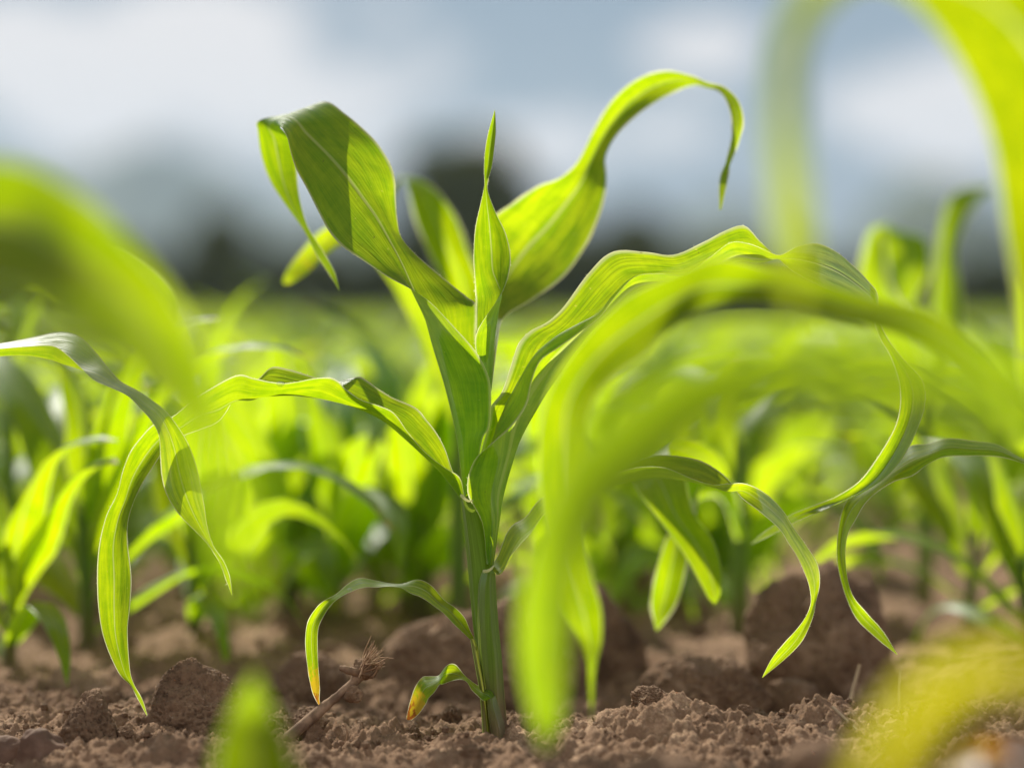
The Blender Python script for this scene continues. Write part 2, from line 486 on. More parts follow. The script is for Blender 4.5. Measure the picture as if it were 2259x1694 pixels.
clod(640, 900, 1400, 1500, 0.42, 22, 'low distant clod seen behind the root tuft', sub=5, depth=0.6)
clod(1390, 1520, 1370, 1450, 0.5, 23, 'distant dark clod below the light green blurred leaf tip', sub=5, depth=0.6)
clod(1350, 1560, 1672, 1760, -0.22, 24, 'out of focus clod at the bottom edge in front of the soil ridge', sub=5)
clod(1730, 1900, 1640, 1760, -0.26, 25, 'out of focus clod at the bottom edge beside the yellow leaf', sub=5)
clod(2160, 2300, 1640, 1760, -0.24, 26, 'out of focus clod in the bottom right corner', sub=5)
clod(1960, 2200, 1560, 1680, 0.03, 27, 'broken clod behind the yellow foreground leaf on the right', depth=0.6)
clod(355, 470, 1560, 1640, 0.06, 28, 'small dark clod tucked behind the wedge-shaped clod', sub=5)
clod(30, 145, 1612, 1712, -0.035, 29, 'reddish brown pebble in the lower left corner', sub=5, mat=M_STONE, name='pebble', cat='pebble', group='pebbles', rough=0.25)
clod(-40, 62, 1632, 1712, -0.015, 30, 'grey brown pebble cut by the left edge of the picture', sub=5, mat=M_STONE, name='pebble', cat='pebble', group='pebbles', rough=0.25)


def crumbs():
    V0, T0 = ICO[1]; Vs, Ts = [], []; off = 0
    n = 9200
    rg = np.random.default_rng(3)
    x = rg.uniform(-0.27, 0.27, n); y = rg.uniform(-0.17, 0.22, n)
    # a few more small ones further back
    x[8200:] = rg.uniform(-0.5, 0.5, 1000); y[8200:] = rg.uniform(0.2, 1.1, 1000)
    r = 0.00035 + 0.0020 * rg.random(n) ** 3.5
    r[8200:] *= 2.5
    clump = vnoise(x * 30, y * 30, 0, 77)
    keep = (clump > -0.25)
    big = rg.random(n) < 0.006; r = np.where(big, r + 0.0016, r)
    z = gheight(x, y) + detail(x, y, np.ones(n))
    for i in np.nonzero(keep)[0]:
        s = r[i] * (0.7 + 0.6 * rg.random(3))
        P = V0 * (1 + 0.35 * (rg.random(len(V0)) - 0.5))[:, None] * s
        a = rg.uniform(0, 6.28); c_, s_ = math.cos(a), math.sin(a)
        P = np.stack([P[:, 0] * c_ - P[:, 1] * s_, P[:, 0] * s_ + P[:, 1] * c_, P[:, 2]], -1) + (x[i], y[i], z[i] + r[i] * 0.3)
        Vs.append(P); Ts.append(T0 + off); off += len(V0)
    V2, T2 = ICO[5]
    for i in range(110):
        yy = rg.uniform(-0.14, 0.5); xx = rg.uniform(-0.2, 0.2) * (FOCUS + yy) / FOCUS
        if abs(xx + 0.008) < 0.012 and -0.03 < yy < 0.02: continue
        rr = 0.002 + 0.0075 * rg.random() ** 2.2
        if yy < -0.05: rr *= 0.6
        P, _ = clod_mesh((rr * rg.uniform(.8, 1.3), rr * rg.uniform(.8, 1.2), rr * rg.uniform(.6, .9)), 500 + i, 5, 1.6)
        a = rg.uniform(0, 6.28); c_, s_ = math.cos(a), math.sin(a)
        zz = float(gheight(np.array([xx]), np.array([yy]))[0])
        P = np.stack([P[:, 0] * c_ - P[:, 1] * s_ + xx, P[:, 0] * s_ + P[:, 1] * c_ + yy, P[:, 2] + zz + rr * 0.25], -1)
        Vs.append(P); Ts.append(T2 + off); off += len(V2)
    me = mesh_np('soil_crumbs', np.concatenate(Vs), tris=np.concatenate(Ts), mats=[M_CLOD], smooth=False)
    tag(link('soil_crumbs', me), 'loose crumbs of dry soil strewn over the ground', 'soil crumbs', kind='stuff')


crumbs()

# ------------------------------------------------------------------ traced leaves
def leaf_grid(ctrl, sub=5, ksub=5):
    """ctrl: n stations x k points (px,py,dy) -> fine 3D grid"""
    P = np.array([[W(*p) for p in st] for st in ctrl])
    G = cr(P, sub, 0)
    G = cr(G, ksub, 1)
    return G


def leaf_from_grid(name, G, parent, mat, rim=True, rim_r=0.00021, dry=0.0, hairs=0, seed=0, wav=0.0, dmax=1.0, label=None):
    n, k, _ = G.shape
    if wav:
        for e, ph in ((0, 0.0), (k - 1, 1.7)): pass
    V = G.reshape(-1, 3)
    Q = grid_faces(n, k)
    ds = np.linalg.norm(np.diff(G[:, k // 2], axis=0), axis=1); s = np.concatenate([[0], np.cumsum(ds)])
    vv = np.repeat(s, k) ; uu = np.tile(np.linspace(0, 1, k), n)
    t = np.repeat(s / s[-1], k)
    rg = np.random.default_rng(seed)
    dr = dmax * np.clip((t - (1 - dry)) / dry, 0, 1) if dry else np.zeros(n * k)
    uv = np.stack([uu, vv * 10], -1)
    mi = np.zeros(len(Q), int); tris = []
    if rim:
        VV = [V]; QQ = [Q]; UU = [uv]; DD = [dr]; off = len(V)
        for e in (0, k - 1):
            path = G[:, e]
            rr = rim_r * np.minimum(1, np.minimum(np.arange(n), np.arange(n)[::-1]) / 6 * 0.8 + 0.2) * np.clip(0.75 + 0.55 * vnoise(np.arange(n) * 0.45, np.full(n, seed * 3.1), 0, seed), 0.15, 1.4)
            inner = G[:, 1 if e == 0 else k - 2]
            dv = path - inner; dv /= np.linalg.norm(dv, axis=1)[:, None] + 1e-9
            tv = np.stack([path - dv * rr[:, None] * 0.5, path + dv * rr[:, None] * 1.3], 1).reshape(-1, 3)
            VV.append(tv); QQ.append(grid_faces(n, 2) + off); off += len(tv)
            UU.append(np.tile([[0.999, 0.5]], (len(tv), 1))); DD.append(np.repeat(dr.reshape(n, k)[:, e], 2))
        mi = np.concatenate([np.zeros(len(Q), int), np.ones(sum(len(q) for q in QQ[1:]), int)])
        if hairs:
            HV = []; 
            for e, ei in ((0, 1), (k - 1, k - 2)):
                for _ in range(hairs):
                    f = rg.uniform(0.02, 0.97) * (n - 1); i = int(f); q = f - i
                    p = G[i, e] * (1 - q) + G[i + 1, e] * q; inn = G[i, ei] * (1 - q) + G[i + 1, ei] * q
                    dirn = p - inn; dirn /= np.linalg.norm(dirn) + 1e-9
                    tg = G[i + 1, e] - G[i, e]; tg /= np.linalg.norm(tg) + 1e-9
                    L = rg.uniform(0.0004, 0.0011)
                    tip = p + (dirn + tg * rg.uniform(0.2, 0.8) + rg.normal(size=3) * 0.25) * L
                    HV += [p - tg * 0.00011, p + tg * 0.00011, tip]
            HV = np.array(HV); tris = np.arange(len(HV)).reshape(-1, 3) + off
            VV.append(HV); UU.append(np.tile([[0.999, 0.5]], (len(HV), 1))); DD.append(np.zeros(len(HV)))
            mi = np.concatenate([mi, np.ones(len(tris), int)])
        V = np.concatenate(VV); Q = np.concatenate(QQ); uv = np.concatenate(UU); dr = np.concatenate(DD)
    if parent is not None:
        V = V - np.array(parent.location)
    me = mesh_np(name, V, quads=Q, tris=tris if len(tris) else None, uv=uv, dry=dr, mats=[mat, M_RIM], mi=mi)
    o = link(name, me, parent)
    if label: o['label'] = label
    return o


def st2(L, R, b=0.0, dip=0.0):
    """two edges + a middle point bulged b metres away in depth and dip px downwards"""
    m = ((L[0] + R[0]) / 2, (L[1] + R[1]) / 2 + dip, (L[2] + R[2]) / 2 + b)
    return [L, m, R]


def traced(name, ctrl, parent, mat=None, **kw):
    sub = kw.pop('sub', 5); ks = kw.pop('ksub', 5)
    return leaf_from_grid(name, leaf_grid(ctrl, sub, ks), parent, mat or M_LEAF, **kw)


def stem_mesh(pts, parent, mat, name='stem', k=20, seed=0):
    """pts: (px_left, px_right, py, dy)"""
    P = []; R = []
    for l, r, y, d in pts:
        P.append(W((l + r) / 2, y, d)); R.append((r - l) / 2 * (FOCUS + d) / FPX)
    P = cr(np.array(P), 8); R = cr(np.array(R)[:, None], 8)[:, 0]
    V, Q = tube_np(P, R, k)
    uv = np.stack([np.tile(np.arange(k) / k, len(P)), np.repeat(np.arange(len(P)) / len(P), k)], -1)
    if parent is not None: V = V - np.array(parent.location)
    return link(name, mesh_np(name, V, quads=Q, uv=uv, mats=[mat]), parent)


# ---- the sharp plant
hero = empty('maize_plant', (W(1093, 1609, 0)[0], 0, 0), 'sharp young maize plant in the middle with long arching backlit leaves', 'maize plant', 'maize plants in the field')

stem_mesh([(1016, 1046, 1092, .001), (1020, 1060, 1130, .001), (1025, 1075, 1180, .001), (1031, 1087, 1240, .001), (1036, 1094, 1300, .001), (1046, 1099, 1400, 0), (1059, 1107, 1500, 0), (1065, 1115, 1580, 0), (1066, 1119, 1660, 0)], hero, M_STEM, 'stem')


def sheath_strip(ctrl, parent, mat, name='sheath', label=None):
    G = leaf_grid(ctrl, 6, 6)
    n, k, _ = G.shape
    V = G.reshape(-1, 3) - np.array(parent.location)
    uv = np.stack([np.tile(np.linspace(0, 0.5, k), n), np.repeat(np.linspace(0, 1, n), k)], -1)
    Q = grid_faces(n, k); VV = [V]; QQ = [Q]; UU = [uv]; off = len(V)
    tv, tq = tube_np(G[:, 0], 0.00028, 5)
    VV.append(tv - np.array(parent.location)); QQ.append(tq + off); UU.append(np.tile([[0.0, 0.0]], (len(tv), 1)))
    mi = np.concatenate([np.zeros(len(Q), int), np.ones(len(tq), int)])
    o = link(name, mesh_np(name, np.concatenate(VV), quads=np.concatenate(QQ), uv=np.concatenate(UU), mats=[mat, M_LEAF], mi=mi), parent)
    if label: o['label'] = label
    return o


# sheath wrapping the right front of the stem
sheath_strip([[(1064, 1262, -.009), (1080, 1263, -.014), (1091, 1264, -.006), (1093, 1264, .004)],
              [(1057, 1290, -.010), (1078, 1290, -.0145), (1092, 1290, -.006), (1094, 1290, .005)],
              [(1055, 1341, -.010), (1079, 1341, -.0145), (1095, 1341, -.006), (1097, 1341, .005)],
              [(1055, 1390, -.0095), (1081, 1390, -.0145), (1099, 1390, -.006), (1101, 1390, .005)],
              [(1058, 1450, -.008), (1086, 1450, -.0135), (1105, 1450, -.006), (1107, 1450, .005)],
              [(1063, 1519, -.007), (1090, 1519, -.0125), (1109, 1519, -.006), (1112, 1519, .004)],
              [(1069, 1594, -.006), (1095, 1594, -.0115), (1114, 1594, -.005), (1118, 1594, .003)],
              [(1070, 1640, -.006), (1096, 1640, -.0115), (1115, 1640, -.005), (1119, 1640, .003)]], hero, M_STEM)
# sheath of the lower left leaf, yellowish
sheath_strip([[(1038, 1408, -.006), (1043, 1409, -.0085), (1048, 1411, -.006)],
              [(1042, 1430, -.006), (1049, 1431, -.009), (1055, 1432, -.006)],
              [(1049, 1470, -.007), (1056, 1470, -.0105), (1062, 1470, -.007)],
              [(1057, 1515, -.007), (1064, 1515, -.0115), (1070, 1515, -.009)],
              [(1062, 1560, -.006), (1069, 1560, -.0115), (1076, 1560, -.009)],
              [(1066, 1625, -.006), (1074, 1625, -.0115), (1080, 1625, -.009)]], hero, M_OLD, label='yellowish sheath below the lower left leaf')
sheath_strip([[(1076, 1541, -.013), (1084, 1540, -.0165), (1093, 1534, -.013)],
              [(1077, 1560, -.012), (1087, 1560, -.018), (1100, 1556, -.012)],
              [(1080, 1585, -.011), (1094, 1585, -.019), (1108, 1580, -.011)],
              [(1084, 1612, -.010), (1100, 1612, -.020), (1114, 1600, -.010)],
              [(1086, 1640, -.010), (1102, 1640, -.020), (1116, 1640, -.010)]], hero, M_PALE, label='pale sheath at the foot of the stem')

A = [
 [(1046, 1075, -.004), (1024, 1098, 0), (1050, 1090, .005)],
 [(1063, 972, -.011), (1011, 992, 0), (1075, 985, .010)],
 [(1079, 939, -.012), (1003, 943, 0), (1085, 930, .012)],
 [(1082, 861, -.013), (983, 861, .001), (1070, 850, .014)],
 [(1074, 822, -.013), (970, 816, .002), (1062, 800, .016)],
 [(1047, 773, -.013), (954, 764, .003), (1050, 745, .018)],
 [(998, 718, -.012), (936, 699, .004), (1051, 676, .021)],
 [(950, 668, -.009), (918, 655, .006), (1029, 655, .024)],
 [(910, 640, -.007), (907, 628, .008), (991, 624, .026)],
 [(853, 609, -.006), (885, 578, .010), (932, 575, .026)],
 [(797, 572, -.005), (857, 525, .012), (888, 528, .026)],
 [(756, 544, -.004), (832, 481, .014), (877, 490, .026)],
 [(725, 509, -.003), (803, 440, .016), (873, 446, .027)],
 [(697, 456, -.002), (766, 390, .018), (871, 399, .028)],
 [(675, 412, -.001), (728, 346, .020), (860, 362, .030)],
 [(654, 374, .000), (697, 315, .022), (835, 321, .032)],
 [(642, 337, .002), (672, 290, .026), (803, 287, .036)],
 [(634, 305, .004), (654, 268, .031), (759, 250, .042)],
 [(624, 285, .010), (630, 258, .040), (715, 224, .052)],
 [(618, 282, .022), (606, 264, .052), (655, 247, .066)],
 [(628, 292, .046), (592, 279, .066), (574, 265, .074)],
 [(646, 316, .066), (605, 308, .078), (569, 292, .082)],
 [(653, 360, .074), (615, 356, .082), (577, 346, .086)],
 [(656, 402, .075), (626, 405, .082), (596, 398, .086)],
 [(663, 448, .073), (644, 452, .078), (624, 443, .082)],
 [(679, 500, .070), (675, 504, .072), (670, 507, .074)],
 [(713, 556, .064), (706, 560, .066), (699, 563, .068)],
 [(738, 600, .060), (733, 603, .062), (727, 606, .063)],
 [(749, 641, .057), (749, 641, .057), (748, 641, .057)]]
traced('leaf', A, hero, hairs=170, seed=1, label='broad upper left leaf folded over at its top')

B = [
 [(1076, 850, -.002), (1084, 860, 0), (1072, 852, -.006)],
 [(1060, 800, .004), (1088, 793, 0), (1053, 787, -.008)],
 [(1052, 765, .006), (1092, 747, 0), (1049, 754, -.009)],
 [(1051, 690, .007), (1100, 689, .001), (1056, 725, -.009)],
 [(1051, 662, .007), (1107, 650, .002), (1082, 684, -.008)],
 [(1049, 636, .005), (1098, 625, .006), (1106, 648, -.004)],
 [(1047, 605, .002), (1087, 596, .009), (1120, 612, .001)],
 [(1045, 556, .001), (1084, 550, .011), (1126, 566, .002)],
 [(1049, 503, .001), (1080, 500, .010), (1115, 515, .003)],
 [(1059, 456, .002), (1075, 456, .008), (1094, 471, .004)],
 [(1067, 420, .003), (1071, 418, .006), (1076, 422, .005)],
 [(1069, 402, .005), (1072, 400, .006), (1077, 396, .006)],
 [(1068, 374, .006), (1076, 371, .009), (1085, 368, .005)],
 [(1070, 335, .007), (1080, 330, .010), (1091, 321, .006)],
 [(1078, 290, .008), (1086, 288, .010), (1094, 283, .007)],
 [(1091, 244, .009), (1092, 243, .009), (1092, 243, .009)]]
traced('leaf', B, hero, hairs=150, seed=2, label='upright spindle-shaped leaf in the whorl, twisted at two thirds')

C = [
 [(1075, 1245, 0.0012), (1089, 1246, 0), (1081, 1246, -.008), (1074, 1244, -.007)],
 [(1070, 1150, 0.0018), (1103, 1145, 0), (1086, 1152, -.010), (1064, 1153, -.0105)],
 [(1045, 1080, 0.0030), (1113, 1085, 0), (1075, 1087, -.013), (1032, 1084, -.0125)],
 [(1060, 1005, 0.0036), (1141, 990, 0), (1090, 1012, -.014), (1046, 1018, -.0135)],
 [(1078, 936, 0.0036), (1160, 947, 0), (1098, 945, -0.0190), (1092, 972, -0.0210)],
 [(1082, 900, 0.0036), (1181, 910, 0), (1113, 897, -0.0180), (1126, 942, -0.0230)],
 [(1108, 865, 0.0042), (1206, 868, 0), (1128, 868, -0.0170), (1160, 894, -0.0240)],
 [(1125, 816, 0.0048), (1229, 835, 0), (1154, 822, -0.0170), (1173, 840, -0.0240)],
 [(1144, 760, 0.0054), (1254, 797, 0), (1186, 777, -0.0160), (1192, 796, -0.0230)],
 [(1170, 731, 0.0060), (1276, 768, 0), (1226, 742, -0.0150), (1230, 768, -0.0210)],
 [(1206, 712, 0.0060), (1300, 738, 0), (1274, 715, -0.0150), (1272, 738, -0.0200)],
 [(1245, 676, 0.0060), (1325, 712, 0), (1320, 690, -0.0150), (1322, 700, -0.0180)],
 [(1304, 597, 0.0060), (1366, 674, 0), (1352, 652, -0.0150), (1354, 658, -0.0170)],
 [(1355, 556, 0.0060), (1405, 640, .001), (1396, 614, -0.0150), (1398, 612, -0.0170)],
 [(1425, 557, 0.0060), (1466, 627, .002), (1453, 607, -0.0140), (1451, 604, -0.0170)],
 [(1485, 563, 0.0060), (1526, 622, .002), (1512, 605, -0.0140), (1509, 605, -0.0170)],
 [(1545, 539, 0.0060), (1582, 596, .003), (1570, 572, -0.0130), (1565, 569, -0.0170)],
 [(1600, 510, 0.0060), (1630, 577, .003), (1614, 545, -0.0130), (1611, 536, -0.0170)],
 [(1642, 499, 0.0060), (1665, 580, .004), (1655, 550, -0.0110), (1650, 538, -0.0150)],
 [(1676, 532, 0.0054), (1690, 578, .004), (1688, 560, -0.0090), (1686, 551, -0.0130)],
 [(1714, 567, .012), (1716, 572, .006), (1718, 568, 0), (1721, 563, -.004)],
 [(1752, 600, .002), (1756, 582, .004), (1758, 562, .006), (1761, 544, .010)],
 [(1805, 628, -.006), (1805, 598, .000), (1804, 567, .006), (1803, 538, .012)],
 [(1853, 648, -.006), (1852, 618, .000), (1850, 586, .006), (1847, 557, .012)],
 [(1894, 668, -.004), (1892, 642, .000), (1890, 616, .005), (1888, 592, .010)],
 [(1918, 682, -.002), (1918, 662, .001), (1918, 642, .004), (1918, 624, .007)],
 [(1928, 695, 0), (1931, 680, .002), (1933, 665, .003), (1936, 650, .005)],
 [(1931, 715, .003), (1933, 712, .003), (1935, 708, .003), (1938, 700, .003)],
 [(1943, 748, .007), (1947, 748, .005), (1951, 748, .003), (1957, 746, .001)],
 [(1965, 787, .010), (1975, 788, .009), (1983, 790, .006), (1992, 792, .001)],
 [(1983, 840, .012), (2000, 842, .012), (2017, 842, .008), (2034, 838, .002)],
 [(1987, 890, .014), (2005, 892, .014), (2023, 890, .010), (2041, 886, .004)],
 [(1974, 945, .016), (1990, 948, .016), (2008, 948, .012), (2025, 942, .006)],
 [(1933, 1015, .018), (1953, 1018, .018), (1973, 1016, .014), (1992, 1010, .008)],
 [(1896, 1062, .020), (1914, 1066, .020), (1933, 1066, .016), (1948, 1058, .012)],
 [(1848, 1094, .024), (1862, 1100, .023), (1875, 1100, .021), (1886, 1092, .018)],
 [(1810, 1110, .028), (1814, 1116, .027), (1818, 1122, .025), (1822, 1122, .024)],
 [(1748, 1134, .036), (1750, 1140, .036), (1752, 1146, .036), (1753, 1152, .036)],
 [(1692, 1170, .06), (1694, 1174, .06), (1696, 1178, .06), (1698, 1181, .06)],
 [(1655, 1200, .09), (1655, 1200, .09), (1655, 1201, .09), (1655, 1201, .09)]]
traced('leaf', C, hero, hairs=120, seed=3, ksub=4, label='long wavy right leaf that twists and hangs in a loop')

D = [
 [(1083, 1247, .002), (1090, 1262, -.006), (1092, 1258, -.012)],
 [(1098, 1226, .006), (1106, 1262, -.006), (1098, 1268, -.013)],
 [(1110, 1195, .008), (1120, 1238, -.006), (1112, 1252, -.013)],
 [(1119, 1174, .010), (1134, 1212, -.006), (1126, 1228, -.013)],
 [(1134, 1156, .010), (1150, 1188, -.006), (1146, 1202, -.012)],
 [(1160, 1140, .010), (1176, 1165, -.005), (1172, 1174, -.011)],
 [(1196, 1098, .008), (1206, 1128, -.004), (1204, 1130, -.010)],
 [(1245, 1092, .004), (1250, 1110, -.004), (1248, 1106, -.010)],
 [(1312, 1072, .004), (1315, 1084, -.004), (1310, 1080, -.011)],
 [(1370, 1035, .005), (1369, 1068, -.005), (1362, 1045, -.013)],
 [(1432, 1008, .006), (1416, 1058, -.005), (1414, 1031, -.014)],
 [(1482, 1005, .006), (1472, 1056, -.005), (1470, 1033, -.014)],
 [(1537, 1014, .006), (1526, 1061, -.005), (1526, 1056, -.013)],
 [(1581, 1036, .005), (1572, 1073, -.004), (1572, 1069, -.011)],
 [(1610, 1062, .003), (1604, 1085, -.003), (1608, 1067, -.008)],
 [(1635, 1096, -.002), (1640, 1083, -.003), (1646, 1068, -.004)],
 [(1674, 1126, -.008), (1684, 1110, -.004), (1690, 1090, .002)],
 [(1719, 1166, -.010), (1724, 1146, -.004), (1727, 1126, .004)],
 [(1740, 1198, -.010), (1746, 1180, -.004), (1748, 1160, .004)],
 [(1757, 1224, -.009), (1766, 1212, -.003), (1776, 1199, .004)],
 [(1773, 1258, -.007), (1788, 1252, -.001), (1803, 1244, .004)],
 [(1786, 1295, -.003), (1797, 1292, .001), (1808, 1286, .003)],
 [(1788, 1335, .002), (1794, 1334, .002), (1800, 1328, .001)],
 [(1768, 1375, .001), (1780, 1372, .002), (1792, 1364, .001)],
 [(1733, 1415, -.001), (1751, 1418, .001), (1770, 1412, .001)],
 [(1703, 1452, -.001), (1716, 1456, .001), (1732, 1453, .001)],
 [(1681, 1494, 0), (1681, 1494, 0), (1682, 1494, 0)]]
traced('leaf', D, hero, hairs=60, seed=4, label='narrow lower right leaf arching out and curling down to a pointed tip')

E = [
 [(1020, 1080, 0.0006), (1016, 1101, -.006), (1024, 1094, -.011)],
 [(998, 1038, 0.0024), (996, 1074, -.004), (1014, 1054, -.013)],
 [(982, 992, 0.0030), (964, 1034, -.004), (982, 1032, -.014)],
 [(963, 956, 0.0030), (929, 998, -.005), (940, 1000, -.014)],
 [(940, 926, 0.0030), (893, 966, -.005), (900, 954, -.014)],
 [(916, 900, 0.0030), (857, 937, -.005), (869, 912, -.015)],
 [(869, 879, 0.0033), (817, 914, -.005), (834, 895, -.015)],
 [(834, 858, 0.0036), (775, 896, -.005), (794, 881, -.015)],
 [(803, 836, 0.0039), (740, 887, -.005), (763, 859, -.015)],
 [(789, 832, 0.0042), (716, 882, -.005), (747, 843, -.015)],
 [(763, 838, 0.0045), (693, 878, -.005), (728, 834, -.014)],
 [(730, 843, 0.0045), (658, 874, -.005), (695, 835, -.014)],
 [(686, 830, 0.0045), (634, 873, -.005), (658, 842, -.014)],
 [(634, 815, 0.0045), (606, 874, -.004), (627, 846, -.014)],
 [(599, 811, 0.0042), (575, 877, -.003), (597, 843, -.014)],
 [(571, 835, 0.0036), (552, 884, -.001), (560, 835, -.012)],
 [(528, 862, 0.0030), (518, 885, .002), (521, 829, -.008)],
 [(486, 925, .008), (480, 905, .006), (458, 862, -.002)],
 [(446, 945, .012), (438, 918, .010), (422, 886, .004)],
 [(406, 960, .016), (396, 945, .015), (380, 920, .010)],
 [(378, 978, .018), (362, 962, .020), (341, 936, .014)],
 [(358, 998, .018), (338, 984, .021), (314, 962, .015)],
 [(335, 1033, .016), (313, 1018, .020), (288, 997, .014)],
 [(312, 1070, .014), (292, 1056, .018), (272, 1036, .012)],
 [(293, 1112, .010), (276, 1104, .015), (258, 1090, .010)],
 [(282, 1152, .006), (260, 1148, .012), (235, 1138, .007)],
 [(281, 1200, .004), (250, 1206, .010), (220, 1201, .004)],
 [(289, 1272, .002), (252, 1278, .008), (215, 1270, .002)],
 [(286, 1338, .000), (252, 1348, .006), (219, 1353, .000)],
 [(281, 1395, 0), (256, 1408, .005), (232, 1415, -.001)],
 [(286, 1475, 0), (274, 1480, .002), (262, 1483, 0)],
 [(296, 1510, 0), (292, 1513, .001), (289, 1513, 0)],
 [(314, 1543, 0), (311, 1546, 0), (308, 1548, 0)],
 [(325, 1577, 0), (324, 1577, 0), (324, 1578, 0)]]
traced('leaf', E, hero, hairs=70, seed=5, label='long lower left leaf drooping to the soil')

G_ = [
 st2((1062, 860, .006), (1084, 862, .006), .004),
 st2((1062, 760, .030), (1096, 760, .028), .004),
 st2((1060, 650, .070), (1112, 700, .066), .008),
 st2((1064, 560, .096), (1172, 662, .100), .010),
 st2((1082, 488, .108), (1240, 612, .116), .010),
 st2((1130, 450, .114), (1288, 548, .122), .010),
 st2((1187, 412, .118), (1322, 472, .124), .010),
 st2((1234, 394, .122), (1337, 402, .122), .010),
 st2((1274, 358, .128), (1335, 348, .126), .010),
 st2((1313, 283, .132), (1363, 294, .130), .008),
 st2((1355, 218, .134), (1410, 250, .132), .006),
 st2((1410, 174, .132), (1455, 220, .132), .004),
 st2((1469, 158, .126), (1495, 199, .130), .002),
 st2((1522, 167, .120), (1533, 188, .126)),
 st2((1562, 183, .110), (1560, 194, .116)),
 st2((1597, 193, .100), (1586, 201, .104)),
 st2((1627, 222, .094), (1605, 226, .098)),
 st2((1639, 265, .092), (1616, 268, .092)),
 st2((1630, 312, .090), (1614, 310, .086)),
 st2((1611, 360, .086), (1602, 357, .084)),
 st2((1604, 400, .082), (1588, 400, .084)),
 st2((1591, 462, .08), (1587, 463, .08))]
traced('leaf', G_, hero, hairs=0, seed=6, rim_r=0.0006, label='slightly blurred leaf rising behind on the right and arching over at the top')

H = [st2(*p, b) for *p, b in [
 ((1038, 1411, -.007), (1046, 1407, -.003), 0),
 ((1021, 1395, -.008), (1037, 1390, .000), .001),
 ((1002, 1377, -.009), (1025, 1363, .003), .002),
 ((979, 1353, -.009), (1004, 1340, .003), .002),
 ((957, 1336, -.009), (980, 1323, .004), .002),
 ((931, 1318, -.009), (951, 1291, .005), .002),
 ((905, 1308, -.009), (922, 1278, .006), .002),
 ((884, 1296, -.009), (888, 1287, .005), 0),
 ((856, 1293, -.008), (858, 1286, .004), 0),
 ((832, 1295, -.007), (828, 1280, .004), 0),
 ((805, 1295, -.007), (795, 1275, .003), 0),
 ((780, 1302, -.006), (770, 1286, .002), 0),
 ((752, 1316, -.005), (740, 1311, .001), 0),
 ((733, 1331, -.003), (712, 1327, 0), .001),
 ((717, 1353, -.002), (690, 1351, 0), .002),
 ((703, 1382, -.001), (677, 1380, 0), .002),
 ((700, 1420, 0), (674, 1420, 0), .002),
 ((702, 1470, 0), (679, 1473, 0), .002),
 ((705, 1515, 0), (687, 1517, 0), .001),
 ((704, 1540, 0), (697, 1543, 0), 0),
 ((708, 1561, 0), (707, 1561, 0), 0)]]
traced('leaf', H, hero, seed=7, dry=0.17, label='small lower left leaf with a dried orange tip')

I_ = [st2(*p, b) for *p, b in [
 ((1076, 1543, -.014), (1092, 1535, -.012), -.003),
 ((1067, 1545, -.015), (1085, 1519, -.010), -.003),
 ((1055, 1535, -.015), (1070, 1519, -.008), -.001),
 ((1040, 1520, -.013), (1055, 1512, -.006), 0),
 ((1030, 1504, -.011), (1038, 1500, -.005), 0),
 ((1015, 1498, -.010), (1022, 1486, -.004), 0),
 ((994, 1502, -.010), (1007, 1468, -.003), .002),
 ((978, 1508, -.010), (994, 1464, -.003), .001),
 ((973, 1508, -.012), (982, 1471, -.004), -.002),
 ((969, 1510, -.016), (968, 1489, -.004), -.003),
 ((957, 1527, -.018), (949, 1491, -.005), -.003),
 ((945, 1540, -.018), (932, 1493, -.007), -.002),
 ((939, 1552, -.017), (917, 1514, -.010), .001),
 ((924, 1573, -.016), (906, 1545, -.011), .001),
 ((909, 1586, -.014), (898, 1577, -.012), 0),
 ((900, 1588, -.013), (897, 1586, -.012), 0)]]
traced('leaf', I_, hero, seed=8, dry=0.30, label='tiny crinkled lowest leaf with a yellow and brown tip')

# ligules where blades leave the stem
def ligule(pts, r):
    P = cr(np.array([W(*p) for p in pts]), 5)
    V, Q = tube_np(P, np.linspace(r, r * 0.4, len(P)), 7)
    link('ligule', mesh_np('ligule', V - np.array(hero.location), quads=Q, mats=[M_RIM]), hero)
ligule([(1018, 1093, -.010), (1025, 1100, -.014), (1034, 1105, -.014), (1043, 1104, -.012)], .0009)
ligule([(1068, 1260, -.013), (1076, 1259, -.016), (1084, 1254, -.015), (1089, 1248, -.012)], .0009)

# ------------------------------------------------------------------ neighbours with traced leaves
def plant_stem_px(name, px, dy, hpx, label, group='maize plants in the field', rad=0.0055, cat='maize plant', lean=0.0):
    x = W(px, 0, dy)[0]; z = ground_at(x, dy)
    e = empty(name, (x, dy, z), label, cat, group)
    n = 9
    t = np.linspace(0, 1, n)
    P = np.stack([lean * t ** 1.5, 0 * t, -0.01 + (hpx + 0.01) * t], -1)
    V, Q = tube_np(P, rad * (1.15 - 0.55 * t), 12)
    uv = np.stack([np.tile(np.arange(12) / 12, n), np.repeat(t, 12)], -1)
    link('stem', mesh_np('stem', V, quads=Q, uv=uv, mats=[M_STEMB]), e)
    return e


def nst(L, R, b=0.0): return st2(L, R, b)


